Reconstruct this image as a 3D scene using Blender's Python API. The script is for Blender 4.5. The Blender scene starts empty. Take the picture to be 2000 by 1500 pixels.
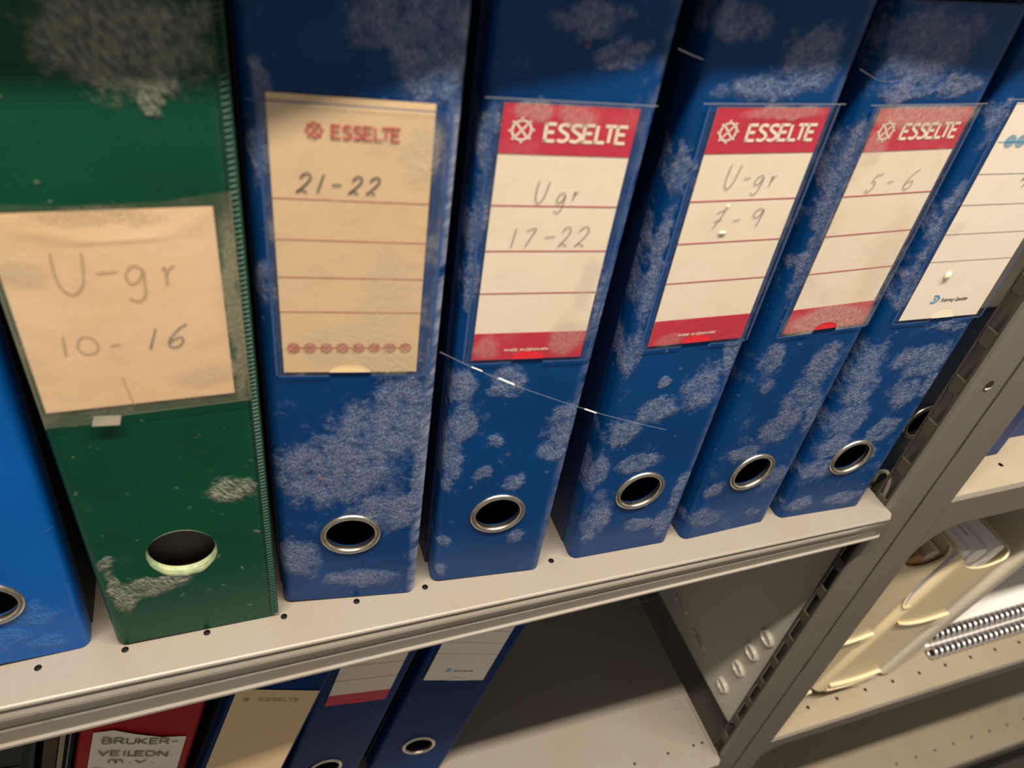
import bpy, math, random
from mathutils import Matrix, Vector

C = bpy.context.scene.collection
SC = bpy.context.scene
PI = math.pi
R = math.radians

# ------------------------------------------------------------------ camera, light, exposure
cam_d = bpy.data.cameras.new('camera')
cam = bpy.data.objects.new('camera', cam_d)
C.objects.link(cam)
cam_d.sensor_width = 36.0
cam_d.lens = 26.762
cam_d.clip_start = 0.01
cam.matrix_world = Matrix((
    (0.942036, 0.120531, -0.313114, -0.03521),
    (-0.313989, 0.645580, -0.696159, -0.24393),
    (0.118231, 0.754121, 0.646005, 0.37472),
    (0, 0, 0, 1)))
cam_d.dof.use_dof = True
cam_d.dof.focus_distance = 0.45
cam_d.dof.aperture_fstop = 9.0
SC.camera = cam

world = bpy.data.worlds.new('room_light')
SC.world = world
world.use_nodes = True
bg = world.node_tree.nodes['Background']
bg.inputs[0].default_value = (1.0, 0.91, 0.80, 1)
bg.inputs[1].default_value = 0.32

tube_d = bpy.data.lights.new('ceiling_tube', 'AREA')
tube_d.shape = 'RECTANGLE'
tube_d.size = 1.5
tube_d.size_y = 0.045
tube_d.energy = 54.0
tube_d.color = (1.0, 0.875, 0.715)
tube = bpy.data.objects.new('ceiling_tube', tube_d)
C.objects.link(tube)
tube.location = (0.12, -0.324, 1.31)          # a fluorescent tube over the aisle, facing down

SC.view_settings.view_transform = 'Standard'
SC.view_settings.look = 'None'
SC.view_settings.exposure = 0.0
SC.view_settings.gamma = 1.0
SC.view_settings.use_curve_mapping = False


# ------------------------------------------------------------------ materials
def s2l(c):
    c = c / 255.0
    return c / 12.92 if c <= 0.04045 else ((c + 0.055) / 1.055) ** 2.4


def rgb(r, g, b):
    return (s2l(r), s2l(g), s2l(b), 1)


class NT:
    def __init__(self, name):
        self.m = bpy.data.materials.new(name)
        self.m.use_nodes = True
        self.t = self.m.node_tree
        self.b = self.t.nodes['Principled BSDF']

    def n(self, kind, **kw):
        x = self.t.nodes.new(kind)
        for k, v in kw.items():
            setattr(x, k, v)
        return x

    def set(self, sock, v):
        if hasattr(v, 'is_output'):
            self.t.links.new(v, sock)
        else:
            sock.default_value = v

    def math(self, op, a, b=0.0, c=0.0, clamp=False):
        x = self.n('ShaderNodeMath', operation=op)
        x.use_clamp = clamp
        self.set(x.inputs[0], a)
        self.set(x.inputs[1], b)
        self.set(x.inputs[2], c)
        return x.outputs[0]

    def vmath(self, op, a, b):
        x = self.n('ShaderNodeVectorMath', operation=op)
        self.set(x.inputs[0], a)
        self.set(x.inputs[1], b)
        return x.outputs[1] if op in ('LENGTH', 'DISTANCE') else x.outputs[0]

    def rng(self, v, a, b, lo=0.0, hi=1.0, smooth=False):
        x = self.n('ShaderNodeMapRange')
        x.interpolation_type = 'SMOOTHSTEP' if smooth else 'LINEAR'
        self.set(x.inputs[0], v)
        for i, q in enumerate((a, b, lo, hi)):
            self.set(x.inputs[1 + i], q)
        return x.outputs[0]

    def noise(self, vec, scale, detail=3, rough=0.55, w=0.0):
        x = self.n('ShaderNodeTexNoise', noise_dimensions='4D')
        self.set(x.inputs['Vector'], vec)
        x.inputs['W'].default_value = w
        x.inputs['Scale'].default_value = scale
        x.inputs['Detail'].default_value = detail
        x.inputs['Roughness'].default_value = rough
        return x.outputs['Fac'], x.outputs['Color']

    def mix(self, f, a, b):
        x = self.n('ShaderNodeMix', data_type='RGBA')
        self.set(x.inputs[0], f)
        self.set(x.inputs[6], a)
        self.set(x.inputs[7], b)
        return x.outputs[2]

    def mapping(self, vec, loc=(0, 0, 0), rot=(0, 0, 0), scale=(1, 1, 1), kind='TEXTURE'):
        x = self.n('ShaderNodeMapping', vector_type=kind)
        self.set(x.inputs[0], vec)
        x.inputs[1].default_value = loc
        x.inputs[2].default_value = rot
        x.inputs[3].default_value = scale
        return x.outputs[0]

    def bump(self, h, strength, dist, normal=None):
        x = self.n('ShaderNodeBump')
        x.inputs['Strength'].default_value = strength
        x.inputs['Distance'].default_value = dist
        self.set(x.inputs['Height'], h)
        if normal is not None:
            self.set(x.inputs['Normal'], normal)
        return x.outputs[0]

    def obj(self):
        return self.n('ShaderNodeTexCoord').outputs['Object']


def plain(name, col, rough=0.5, metal=0.0, mottle=0.0, scale=40.0, bump=0.0, bscale=600.0, bdist=0.0004, spec=0.5):
    k = NT(name)
    p = k.obj()
    if mottle:
        f, _ = k.noise(p, scale, 4, 0.6)
        dark = tuple(c * (1 - mottle) for c in col[:3]) + (1,)
        k.set(k.b.inputs['Base Color'], k.mix(k.rng(f, 0.3, 0.7), dark, col))
    else:
        k.b.inputs['Base Color'].default_value = col
    k.b.inputs['Roughness'].default_value = rough
    k.b.inputs['Metallic'].default_value = metal
    k.b.inputs['Specular IOR Level'].default_value = spec
    if bump:
        f, _ = k.noise(p, bscale, 2, 0.5)
        k.set(k.b.inputs['Normal'], k.bump(f, bump, bdist))
    return k.m


def dusty(name, base, dust, blobs, seed, W, mottle=(0.56, 0.70, 0.5), amount=0.55, wear=0.0, rough=0.36,
          extra=None, grain_rot=0.35, gs=640, gb=0.5, spec=0.22):
    """vinyl with leather grain and pale dust in patches of their own outline"""
    k = NT(name)
    p = k.obj()
    sp = k.n('ShaderNodeSeparateXYZ')
    k.set(sp.inputs[0], p)
    cx = k.n('ShaderNodeCombineXYZ')
    k.set(cx.inputs[0], k.math('SUBTRACT', sp.outputs[0], sp.outputs[1]))
    k.set(cx.inputs[2], sp.outputs[2])
    flat = cx.outputs[0]
    front = k.vmath('MULTIPLY', p, (1, 0, 1))
    _, nc = k.noise(flat, 70, 3, 0.6, seed)
    w1 = k.vmath('SCALE', k.vmath('SUBTRACT', nc, (0.5, 0.5, 0.5)), (0, 0, 0))
    w1.node.inputs['Scale'].default_value = 0.014
    q = k.vmath('ADD', front, w1)
    q = k.vmath('MULTIPLY', q, (1, 0, 1))
    mask = None
    for (u, v, ru, rv) in blobs:
        m = k.mapping(q, (u / 1000, 0, v / 1000), (0, 0, 0), (max(ru, 3) / 1000 * 1.3, 1, max(rv, 3) / 1000 * 1.3))
        d = k.vmath('LENGTH', m, (0, 0, 0))
        mask = d if mask is None else k.math('MINIMUM', mask, d)
    f0, _ = k.noise(flat, 95, 5, 0.68, seed + 3)
    f6, _ = k.noise(flat, 300, 3, 0.6, seed + 13)
    if mask is not None:
        field = k.math('SUBTRACT', 1.0, mask)
        field = k.math('ADD', k.math('MINIMUM', field, 0.40), k.math('MULTIPLY', k.math('SUBTRACT', f0, 0.5), 1.5))
        field = k.math('ADD', field, k.math('MULTIPLY', k.math('SUBTRACT', f6, 0.5), 0.5))
        mask = k.rng(field, 0.0, 0.55, 0, 1, True)
    f1, _ = k.noise(flat, 42, 4, 0.62, seed + 7)
    g1 = k.rng(f1, mottle[0], mottle[1], 0, mottle[2], True)
    mask = g1 if mask is None else k.math('MAXIMUM', mask, g1)
    f2, _ = k.noise(flat, 160, 2, 0.5, seed + 11)
    mask = k.math('MAXIMUM', mask, k.rng(f2, 0.66, 0.74, 0, 0.5, True))
    # leather grain
    gr = k.mapping(flat, (0, 0, 0), (0, grain_rot, 0), (0.5, 1, 1.35))
    f3, _ = k.noise(gr, gs, 2, 0.55, seed)
    f4, _ = k.noise(flat, 240, 3, 0.6, seed + 2)
    gmix = k.math('ADD', k.math('MULTIPLY', f3, 0.7), k.math('MULTIPLY', f4, 0.3))
    grain = k.rng(gmix, 0.40, 0.63, 0.26, 1.2)
    f8, _ = k.noise(gr, 1150, 1, 0.5, seed + 40)
    grain = k.math('ADD', grain, k.rng(f8, 0.60, 0.72, 0, 0.9))
    fac = k.math('MULTIPLY', mask, grain)
    if wear:
        sx = k.n('ShaderNodeSeparateXYZ')
        k.set(sx.inputs[0], p)
        edge = k.rng(sx.outputs[0], W - 0.0065, W - 0.001, 0, 1)
        fw, _ = k.noise(flat, 130, 3, 0.6, seed + 20)
        edge = k.math('MULTIPLY', edge, k.rng(fw, 0.36, 0.6, 0, wear))
        fac = k.math('MAXIMUM', fac, edge)
    fac = k.math('MULTIPLY', fac, amount, clamp=True)
    fv, _ = k.noise(flat, 25, 3, 0.5, seed + 5)
    b2 = tuple(c * 0.82 for c in base[:3]) + (1,)
    col = k.mix(k.rng(fv, 0.35, 0.65), b2, base)
    col = k.mix(fac, col, dust)
    if extra:                                     # small rusty specks
        f5, _ = k.noise(flat, 95, 1, 0.4, seed + 31)
        col = k.mix(k.rng(f5, 0.735, 0.77, 0, 0.55), col, extra)
    k.set(k.b.inputs['Base Color'], col)
    k.b.inputs['Specular IOR Level'].default_value = spec
    k.set(k.b.inputs['Roughness'], k.rng(fac, 0, 0.5, rough, 0.75))
    h = k.math('ADD', k.math('MULTIPLY', gmix, k.math('ADD', k.math('MULTIPLY', mask, 1.1), 0.22)), k.math('MULTIPLY', fac, 0.7))
    k.set(k.b.inputs['Normal'], k.bump(h, gb, 0.0009))
    return k.m


def film(name, seed, dust=0.25, tint=(0.62, 0.55, 0.46, 1), base_alpha=0.02, rough=0.28, patches=(), bump=0.25, gloss=0.045):
    """clear plastic pocket: mostly see-through, dusty and a little wrinkled"""
    k = NT(name)
    p = k.obj()
    flat = k.vmath('MULTIPLY', p, (1, 0, 1))
    f, nc = k.noise(flat, 60, 4, 0.6, seed)
    g, _ = k.noise(k.mapping(flat, (0, 0, 0), (0, 0.4, 0), (0.6, 1, 1.2)), 520, 2, 0.5, seed)
    m = k.rng(f, 0.5, 0.68, 0, dust, True)
    w1 = k.vmath('SCALE', k.vmath('SUBTRACT', nc, (0.5, 0.5, 0.5)), (0, 0, 0))
    w1.node.inputs['Scale'].default_value = 0.014
    q = k.vmath('MULTIPLY', k.vmath('ADD', flat, w1), (1, 0, 1))
    for (u, v, ru, rv, s) in patches:
        d = k.vmath('LENGTH', k.mapping(q, (u / 1000, 0, v / 1000), (0, 0, 0), (ru / 1000, 1, rv / 1000)), (0, 0, 0))
        m = k.math('MAXIMUM', m, k.rng(d, 1.15, 0.6, 0, s, True))
    m = k.math('MULTIPLY', m, k.rng(g, 0.35, 0.65, 0.45, 1.0))
    a = k.math('ADD', m, base_alpha, clamp=True)
    k.b.inputs['Base Color'].default_value = tint
    k.b.inputs['Roughness'].default_value = 0.6
    h = k.math('ADD', k.math('MULTIPLY', g, 0.5), f)
    nb = k.bump(h, bump, 0.0008)
    k.set(k.b.inputs['Normal'], nb)
    tr = k.n('ShaderNodeBsdfTransparent')
    gl = k.n('ShaderNodeBsdfGlossy')
    gl.inputs['Roughness'].default_value = rough
    k.set(gl.inputs['Normal'], nb)
    m1 = k.n('ShaderNodeMixShader')
    m1.inputs[0].default_value = gloss
    k.t.links.new(tr.outputs[0], m1.inputs[1])
    k.t.links.new(gl.outputs[0], m1.inputs[2])
    m2 = k.n('ShaderNodeMixShader')
    k.set(m2.inputs[0], a)
    k.t.links.new(m1.outputs[0], m2.inputs[1])
    k.t.links.new(k.b.outputs[0], m2.inputs[2])
    k.t.links.new(m2.outputs[0], k.t.nodes['Material Output'].inputs['Surface'])
    return k.m


def painted(name, col, dirt, rough=0.42, seed=0.0, chips=0.0):
    """painted sheet steel with faint stains and a few chips"""
    k = NT(name)
    p = k.obj()
    f, _ = k.noise(p, 16, 4, 0.6, seed)
    f2, _ = k.noise(p, 260, 2, 0.5, seed)
    c = k.mix(k.rng(f, 0.42, 0.72, 0, 0.55), col, dirt)
    c = k.mix(k.rng(f2, 0.3, 0.7, 0, 0.10), c, tuple(x * 0.6 for x in col[:3]) + (1,))
    f3, _ = k.noise(p, 75, 3, 0.6, seed + 4)
    c = k.mix(k.rng(f3, 0.70, 0.74, 0, 0.5), c, tuple(x * 0.45 for x in col[:3]) + (1,))
    if chips:
        f4, _ = k.noise(p, 110, 2, 0.5, seed + 9)
        c = k.mix(k.rng(f4, 0.755, 0.775, 0, chips), c, rgb(215, 205, 190))
    k.set(k.b.inputs['Base Color'], c)
    k.b.inputs['Roughness'].default_value = rough
    k.set(k.b.inputs['Normal'], k.bump(f2, 0.12, 0.0004))
    return k.m


def paper(name, col, stain, amt=0.4, seed=0.0, scale=30, bump=0.1):
    k = NT(name)
    p = k.obj()
    f, _ = k.noise(p, scale, 4, 0.6, seed)
    g, _ = k.noise(p, 420, 2, 0.5, seed)
    c = k.mix(k.rng(f, 0.4, 0.72, 0, amt), col, stain)
    c = k.mix(k.rng(g, 0.3, 0.75, 0, 0.12), c, tuple(x * 0.7 for x in col[:3]) + (1,))
    k.set(k.b.inputs['Base Color'], c)
    k.b.inputs['Roughness'].default_value = 0.7
    k.set(k.b.inputs['Normal'], k.bump(f, bump, 0.002))
    return k.m


M = {}
BLUE = (0.0005, 0.045, 0.178, 1)
DUST = (0.34, 0.38, 0.50, 1)
M['cover_blue'] = plain('navy_cover', (0.004, 0.026, 0.11, 1), 0.45, mottle=0.4, bump=0.2)
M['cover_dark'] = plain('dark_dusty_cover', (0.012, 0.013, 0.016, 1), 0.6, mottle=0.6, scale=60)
M['cover_green'] = plain('dark_green_cover', (0.004, 0.05, 0.03, 1), 0.5, mottle=0.4)
M['black_and_shade'] = plain('black_plastic_and_shade', (0.004, 0.004, 0.004, 1), 0.9)  # black folder plastic, also painted in for shade inside holes
M['ring'] = plain('nickel_ring', (0.62, 0.58, 0.50, 1), 0.33, 1.0, mottle=0.35, scale=180)
M['red_print'] = plain('red_print', (0.52, 0.018, 0.05, 1), 0.5, mottle=0.15, scale=300)
M['red_bright'] = plain('bright_red_print', (0.70, 0.022, 0.035, 1), 0.5)
M['cream_print_and_lit_rim'] = plain('cream_print_and_lit_rim', (0.80, 0.70, 0.56, 1), 0.6)
M['pink_line'] = plain('pink_rule', (0.56, 0.20, 0.16, 1), 0.6)
M['faded_red'] = plain('faded_red_print', (0.55, 0.085, 0.075, 1), 0.6, mottle=0.2, scale=400)
M['pencil'] = plain('pencil_grey', (0.17, 0.15, 0.13, 1), 0.6)
M['pencil_dark'] = plain('pencil_dark', (0.10, 0.095, 0.085, 1), 0.6)
M['pencil_faint'] = plain('pencil_faint', (0.42, 0.30, 0.165, 1), 0.6)
M['thin_grey'] = plain('grey_rule', (0.20, 0.21, 0.22, 1), 0.6)
M['black_print'] = plain('black_print', (0.03, 0.03, 0.03, 1), 0.6)
M['blue_print'] = plain('blue_print', (0.05, 0.30, 0.52, 1), 0.6)
M['olive_ink'] = plain('olive_marker', (0.21, 0.195, 0.10, 1), 0.6)
M['label_cream'] = paper('cream_label', (0.78, 0.685, 0.555, 1), (0.72, 0.58, 0.41, 1), 0.4, 2)
M['label_white'] = paper('white_label', (0.82, 0.74, 0.63, 1), (0.78, 0.68, 0.55, 1), 0.3, 5)
M['label_tan'] = paper('tan_label', (0.67, 0.49, 0.30, 1), (0.70, 0.49, 0.24, 1), 0.5, 8)
M['label_ochre'] = paper('ochre_label', (0.82, 0.58, 0.37, 1), (0.76, 0.49, 0.24, 1), 0.7, 11, 22, 0.25)
M['notch_yellow'] = plain('pale_yellow_paper', (0.86, 0.66, 0.36, 1), 0.7)
M['notch_cream'] = plain('pale_cream_paper', (0.90, 0.80, 0.60, 1), 0.7)
M['crumb'] = plain('pale_crumb', (0.85, 0.78, 0.55, 1), 0.35)
M['weld'] = plain('blue_weld_edge', (0.03, 0.085, 0.25, 1), 0.3, bump=0.4)
M['shelf'] = painted('beige_grey_enamel', (0.245, 0.223, 0.194, 1), (0.235, 0.187, 0.142, 1), 0.34, 1.0)
M['post'] = painted('grey_brown_enamel', (0.168, 0.153, 0.130, 1), (0.14, 0.125, 0.10, 1), 0.45, 4.0, 0.8)
M['post_seam'] = plain('dark_seam', (0.03, 0.025, 0.02, 1), 0.8)
M['cream_shelf'] = painted('cream_grey_enamel', (0.33, 0.285, 0.212, 1), (0.29, 0.23, 0.155, 1), 0.45, 7.0, 0.4)
M['panel'] = painted('glossy_grey_enamel', (0.56, 0.53, 0.46, 1), (0.52, 0.48, 0.40, 1), 0.25, 12.0)
M['steel_edge'] = plain('bare_steel_edge', (0.65, 0.6, 0.5, 1), 0.35, 0.8)
M['file'] = plain('cream_plastic', (0.74, 0.62, 0.40, 1), 0.32, mottle=0.08, scale=14)
M['file_grey'] = plain('grey_cream_plastic', (0.56, 0.50, 0.40, 1), 0.35, mottle=0.1, scale=14)
M['white_paper'] = plain('white_booklet_paper', (0.88, 0.86, 0.83, 1), 0.6)
M['print_small'] = plain('small_print', (0.1, 0.1, 0.1, 1), 0.6)
M['brown_paper'] = plain('brown_booklet', (0.42, 0.20, 0.06, 1), 0.55, mottle=0.3, scale=60)
M['pink_paper'] = plain('pinkish_booklet', (0.55, 0.42, 0.34, 1), 0.55, mottle=0.2)
M['wire'] = plain('silver_wire', (0.75, 0.72, 0.74, 1), 0.25, 0.85)
M['inner_paper'] = plain('stacked_paper', (0.45, 0.42, 0.36, 1), 0.8, mottle=0.25, scale=500)
M['cardboard'] = plain('dark_cardboard', (0.075, 0.062, 0.052, 1), 0.8, mottle=0.3)
M['web'] = plain('pale_thread', (0.75, 0.75, 0.72, 1), 0.4)
M['web_dim'] = plain('dim_thread', (0.22, 0.23, 0.27, 1), 0.5)
M['wall'] = plain('dark_room_wall', (0.10, 0.09, 0.08, 1), 0.9, mottle=0.2, scale=3)
M['floor'] = plain('dark_floor', (0.07, 0.06, 0.05, 1), 0.7, mottle=0.3, scale=4)


# ------------------------------------------------------------------ mesh helpers
class MB:
    def __init__(self):
        self.v, self.f, self.m, self.s = [], [], [], []

    def face(self, pts, mat=0, smooth=False):
        i = len(self.v)
        self.v += [tuple(p) for p in pts]
        self.f.append(list(range(i, i + len(pts))))
        self.m.append(mat)
        self.s.append(smooth)

    def grid(self, rows, mat=0, smooth=True, closed=False):
        """rows: list of equal-length lists of points, joined by shared vertices"""
        i = len(self.v)
        n = len(rows[0])
        for r in rows:
            self.v += [tuple(p) for p in r]
        for a in range(len(rows) - 1):
            for b in range(n if closed else n - 1):
                c = (b + 1) % n
                self.f.append([i + a * n + b, i + a * n + c, i + (a + 1) * n + c, i + (a + 1) * n + b])
                self.m.append(mat)
                self.s.append(smooth)

    def box(self, a, b, mat=0):
        x0, y0, z0 = a
        x1, y1, z1 = b
        P = [(x0, y0, z0), (x1, y0, z0), (x1, y1, z0), (x0, y1, z0), (x0, y0, z1), (x1, y0, z1), (x1, y1, z1), (x0, y1, z1)]
        i = len(self.v)
        self.v += P
        for q in ((0, 3, 2, 1), (4, 5, 6, 7), (0, 1, 5, 4), (1, 2, 6, 5), (2, 3, 7, 6), (3, 0, 4, 7)):
            self.f.append([i + k for k in q])
            self.m.append(mat)
            self.s.append(False)

    def prism(self, pts, d, mat=0):
        """closed polygon of 3D points pushed along vector d"""
        q = [tuple(Vector(p) + Vector(d)) for p in pts]
        self.face(pts, mat)
        self.face(list(reversed(q)), mat)
        n = len(pts)
        for k in range(n):
            self.face([pts[k], q[k], q[(k + 1) % n], pts[(k + 1) % n]], mat)

    def tube(self, pts, r, mat=0, n=8):
        pts = [Vector(p) for p in pts]
        rows = []
        for k, p in enumerate(pts):
            t = (pts[min(k + 1, len(pts) - 1)] - pts[max(k - 1, 0)]).normalized()
            a = t.cross(Vector((0, 0, 1)))
            if a.length < 1e-4:
                a = t.cross(Vector((1, 0, 0)))
            a.normalize()
            b = t.cross(a)
            rr = r[k] if isinstance(r, (list, tuple)) else r
            rows.append([p + a * (rr * math.cos(2 * PI * j / n)) + b * (rr * math.sin(2 * PI * j / n)) for j in range(n)])
        self.grid(rows, mat, True, True)
        self.face(rows[0], mat)
        self.face(rows[-1], mat)

    def ribbon(self, pts, w, F, n, mat=0, closed=False):
        """flat stroke of width w along a polyline on the surface F(u, v, n)"""
        P = [Vector((p[0], p[1])) for p in pts]
        N = len(P)
        L, Rr = [], []
        for k in range(N):
            if closed:
                a, b = P[k - 1], P[(k + 1) % N]
            else:
                a, b = P[max(k - 1, 0)], P[min(k + 1, N - 1)]
            d1 = (P[k] - a)
            d2 = (b - P[k])
            d1 = d1.normalized() if d1.length > 1e-9 else d2.normalized()
            d2 = d2.normalized() if d2.length > 1e-9 else d1
            t = (d1 + d2)
            t = t.normalized() if t.length > 1e-6 else d1
            nn = Vector((-t.y, t.x))
            c = max(0.5, nn.dot(Vector((-d1.y, d1.x))))
            h = w / 2 / c
            L.append(P[k] + nn * h)
            Rr.append(P[k] - nn * h)
        for k in range(N if closed else N - 1):
            j = (k + 1) % N
            self.face([F(Rr[k].x, Rr[k].y, n), F(Rr[j].x, Rr[j].y, n), F(L[j].x, L[j].y, n), F(L[k].x, L[k].y, n)], mat)

    def disc(self, u, v, r, F, n, mat=0, seg=20, rv=None):
        rv = rv or r
        self.face([F(u + r * math.cos(2 * PI * k / seg), v + rv * math.sin(2 * PI * k / seg), n) for k in range(seg)], mat)

    def rect(self, u0, v0, u1, v1, F, n, mat=0):
        self.face([F(u0, v0, n), F(u1, v0, n), F(u1, v1, n), F(u0, v1, n)], mat)

    def dome(self, u, v, r, h, F, n, mat=0, rv=None):
        rv = rv or r
        rows = []
        for a in range(5):
            t = a / 4 * PI / 2
            rows.append([F(u + r * math.cos(t) * math.cos(2 * PI * k / 14), v + rv * math.cos(t) * math.sin(2 * PI * k / 14), n + h * math.sin(t)) for k in range(14)])
        self.grid(rows, mat, True, True)

    def build(self, name, mats, parent=None):
        me = bpy.data.meshes.new(name)
        me.from_pydata(self.v, [], self.f)
        if not isinstance(mats, (list, tuple)):
            mats = [mats]
        for m in mats:
            me.materials.append(m)
        me.polygons.foreach_set('material_index', self.m)
        me.polygons.foreach_set('use_smooth', self.s)
        me.update()
        o = bpy.data.objects.new(name, me)
        C.objects.link(o)
        if parent is not None:
            o.parent = parent
        return o


def tag(o, label=None, cat=None, group=None, kind=None):
    if label:
        o['label'] = label
    if cat:
        o['category'] = cat
    if group:
        o['group'] = group
    if kind:
        o['kind'] = kind
    return o


def empty(name, loc, label, cat, group=None, rot=(0, 0, 0)):
    o = bpy.data.objects.new(name, None)
    C.objects.link(o)
    o.empty_display_size = 0.02
    o.location = loc
    o.rotation_euler = rot
    return tag(o, label, cat, group)


def smooth_path(P, k=5):
    """Catmull-Rom through 2D or 3D points"""
    P = [Vector(p) for p in P]
    out = []
    for i in range(len(P) - 1):
        p0, p1, p2, p3 = P[max(i - 1, 0)], P[i], P[i + 1], P[min(i + 2, len(P) - 1)]
        for j in range(k):
            t = j / k
            out.append(0.5 * ((2 * p1) + (p2 - p0) * t + (2 * p0 - 5 * p1 + 4 * p2 - p3) * t * t + (3 * p1 - p0 - 3 * p2 + p3) * t ** 3))
    out.append(P[-1])
    return out


# ------------------------------------------------------------------ lettering
HAND = {   # pencil strokes in a box about 0.6 wide and 1 high
    '1': [[(0.30, 1.0), (0.26, 0.5), (0.22, 0.0)]],
    '2': [[(0.02, 0.74), (0.16, 0.96), (0.38, 0.98), (0.50, 0.80), (0.40, 0.52), (0.18, 0.22), (0.0, 0.0)], [(0.0, 0.02), (0.14, 0.14), (0.32, 0.10), (0.50, 0.0)]],
    '-': [[(0.0, 0.46), (0.25, 0.48), (0.50, 0.50)]],
    '7': [[(0.04, 0.86), (0.2, 0.95), (0.56, 1.0), (0.44, 0.66), (0.30, 0.34), (0.16, 0.0)]],
    '7x': [[(0.04, 0.86), (0.2, 0.95), (0.56, 1.0), (0.44, 0.66), (0.30, 0.34), (0.16, 0.0)], [(0.04, 0.42), (0.3, 0.46), (0.58, 0.5)]],
    '9': [[(0.52, 0.84), (0.36, 1.0), (0.10, 0.90), (0.02, 0.66), (0.18, 0.50), (0.42, 0.62), (0.54, 0.92), (0.54, 0.5), (0.48, 0.0)]],
    '5': [[(0.26, 0.98), (0.20, 0.76), (0.14, 0.58), (0.34, 0.56), (0.42, 0.34), (0.28, 0.06), (0.08, 0.0), (0.0, 0.16)], [(0.26, 0.98), (0.42, 0.94), (0.66, 1.02)]],
    '6': [[(0.56, 1.0), (0.30, 0.78), (0.08, 0.36), (0.12, 0.06), (0.36, 0.0), (0.54, 0.2), (0.46, 0.42), (0.22, 0.36), (0.10, 0.2)]],
    '0': [[(0.40, 1.0), (0.12, 0.78), (0.04, 0.36), (0.28, 0.04), (0.66, 0.10), (0.82, 0.46), (0.70, 0.82), (0.42, 1.0)]],
    '4': [[(0.30, 1.0), (0.14, 0.66), (0.0, 0.42), (0.3, 0.46), (0.62, 0.52)], [(0.52, 0.9), (0.40, 0.4), (0.32, 0.0)]],
    'U': [[(0.02, 1.0), (0.0, 0.6), (0.06, 0.18), (0.26, 0.0), (0.48, 0.2), (0.58, 0.6), (0.62, 0.98)]],
    'g': [[(0.48, 0.86), (0.26, 0.98), (0.04, 0.76), (0.10, 0.50), (0.32, 0.56), (0.48, 0.84), (0.46, 0.5), (0.42, 0.16), (0.24, 0.0), (0.0, 0.10)]],
    'r': [[(0.0, 0.8), (0.10, 0.95), (0.12, 0.5), (0.10, 0.0)], [(0.11, 0.4), (0.26, 0.82), (0.5, 1.0)]],
}
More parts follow.
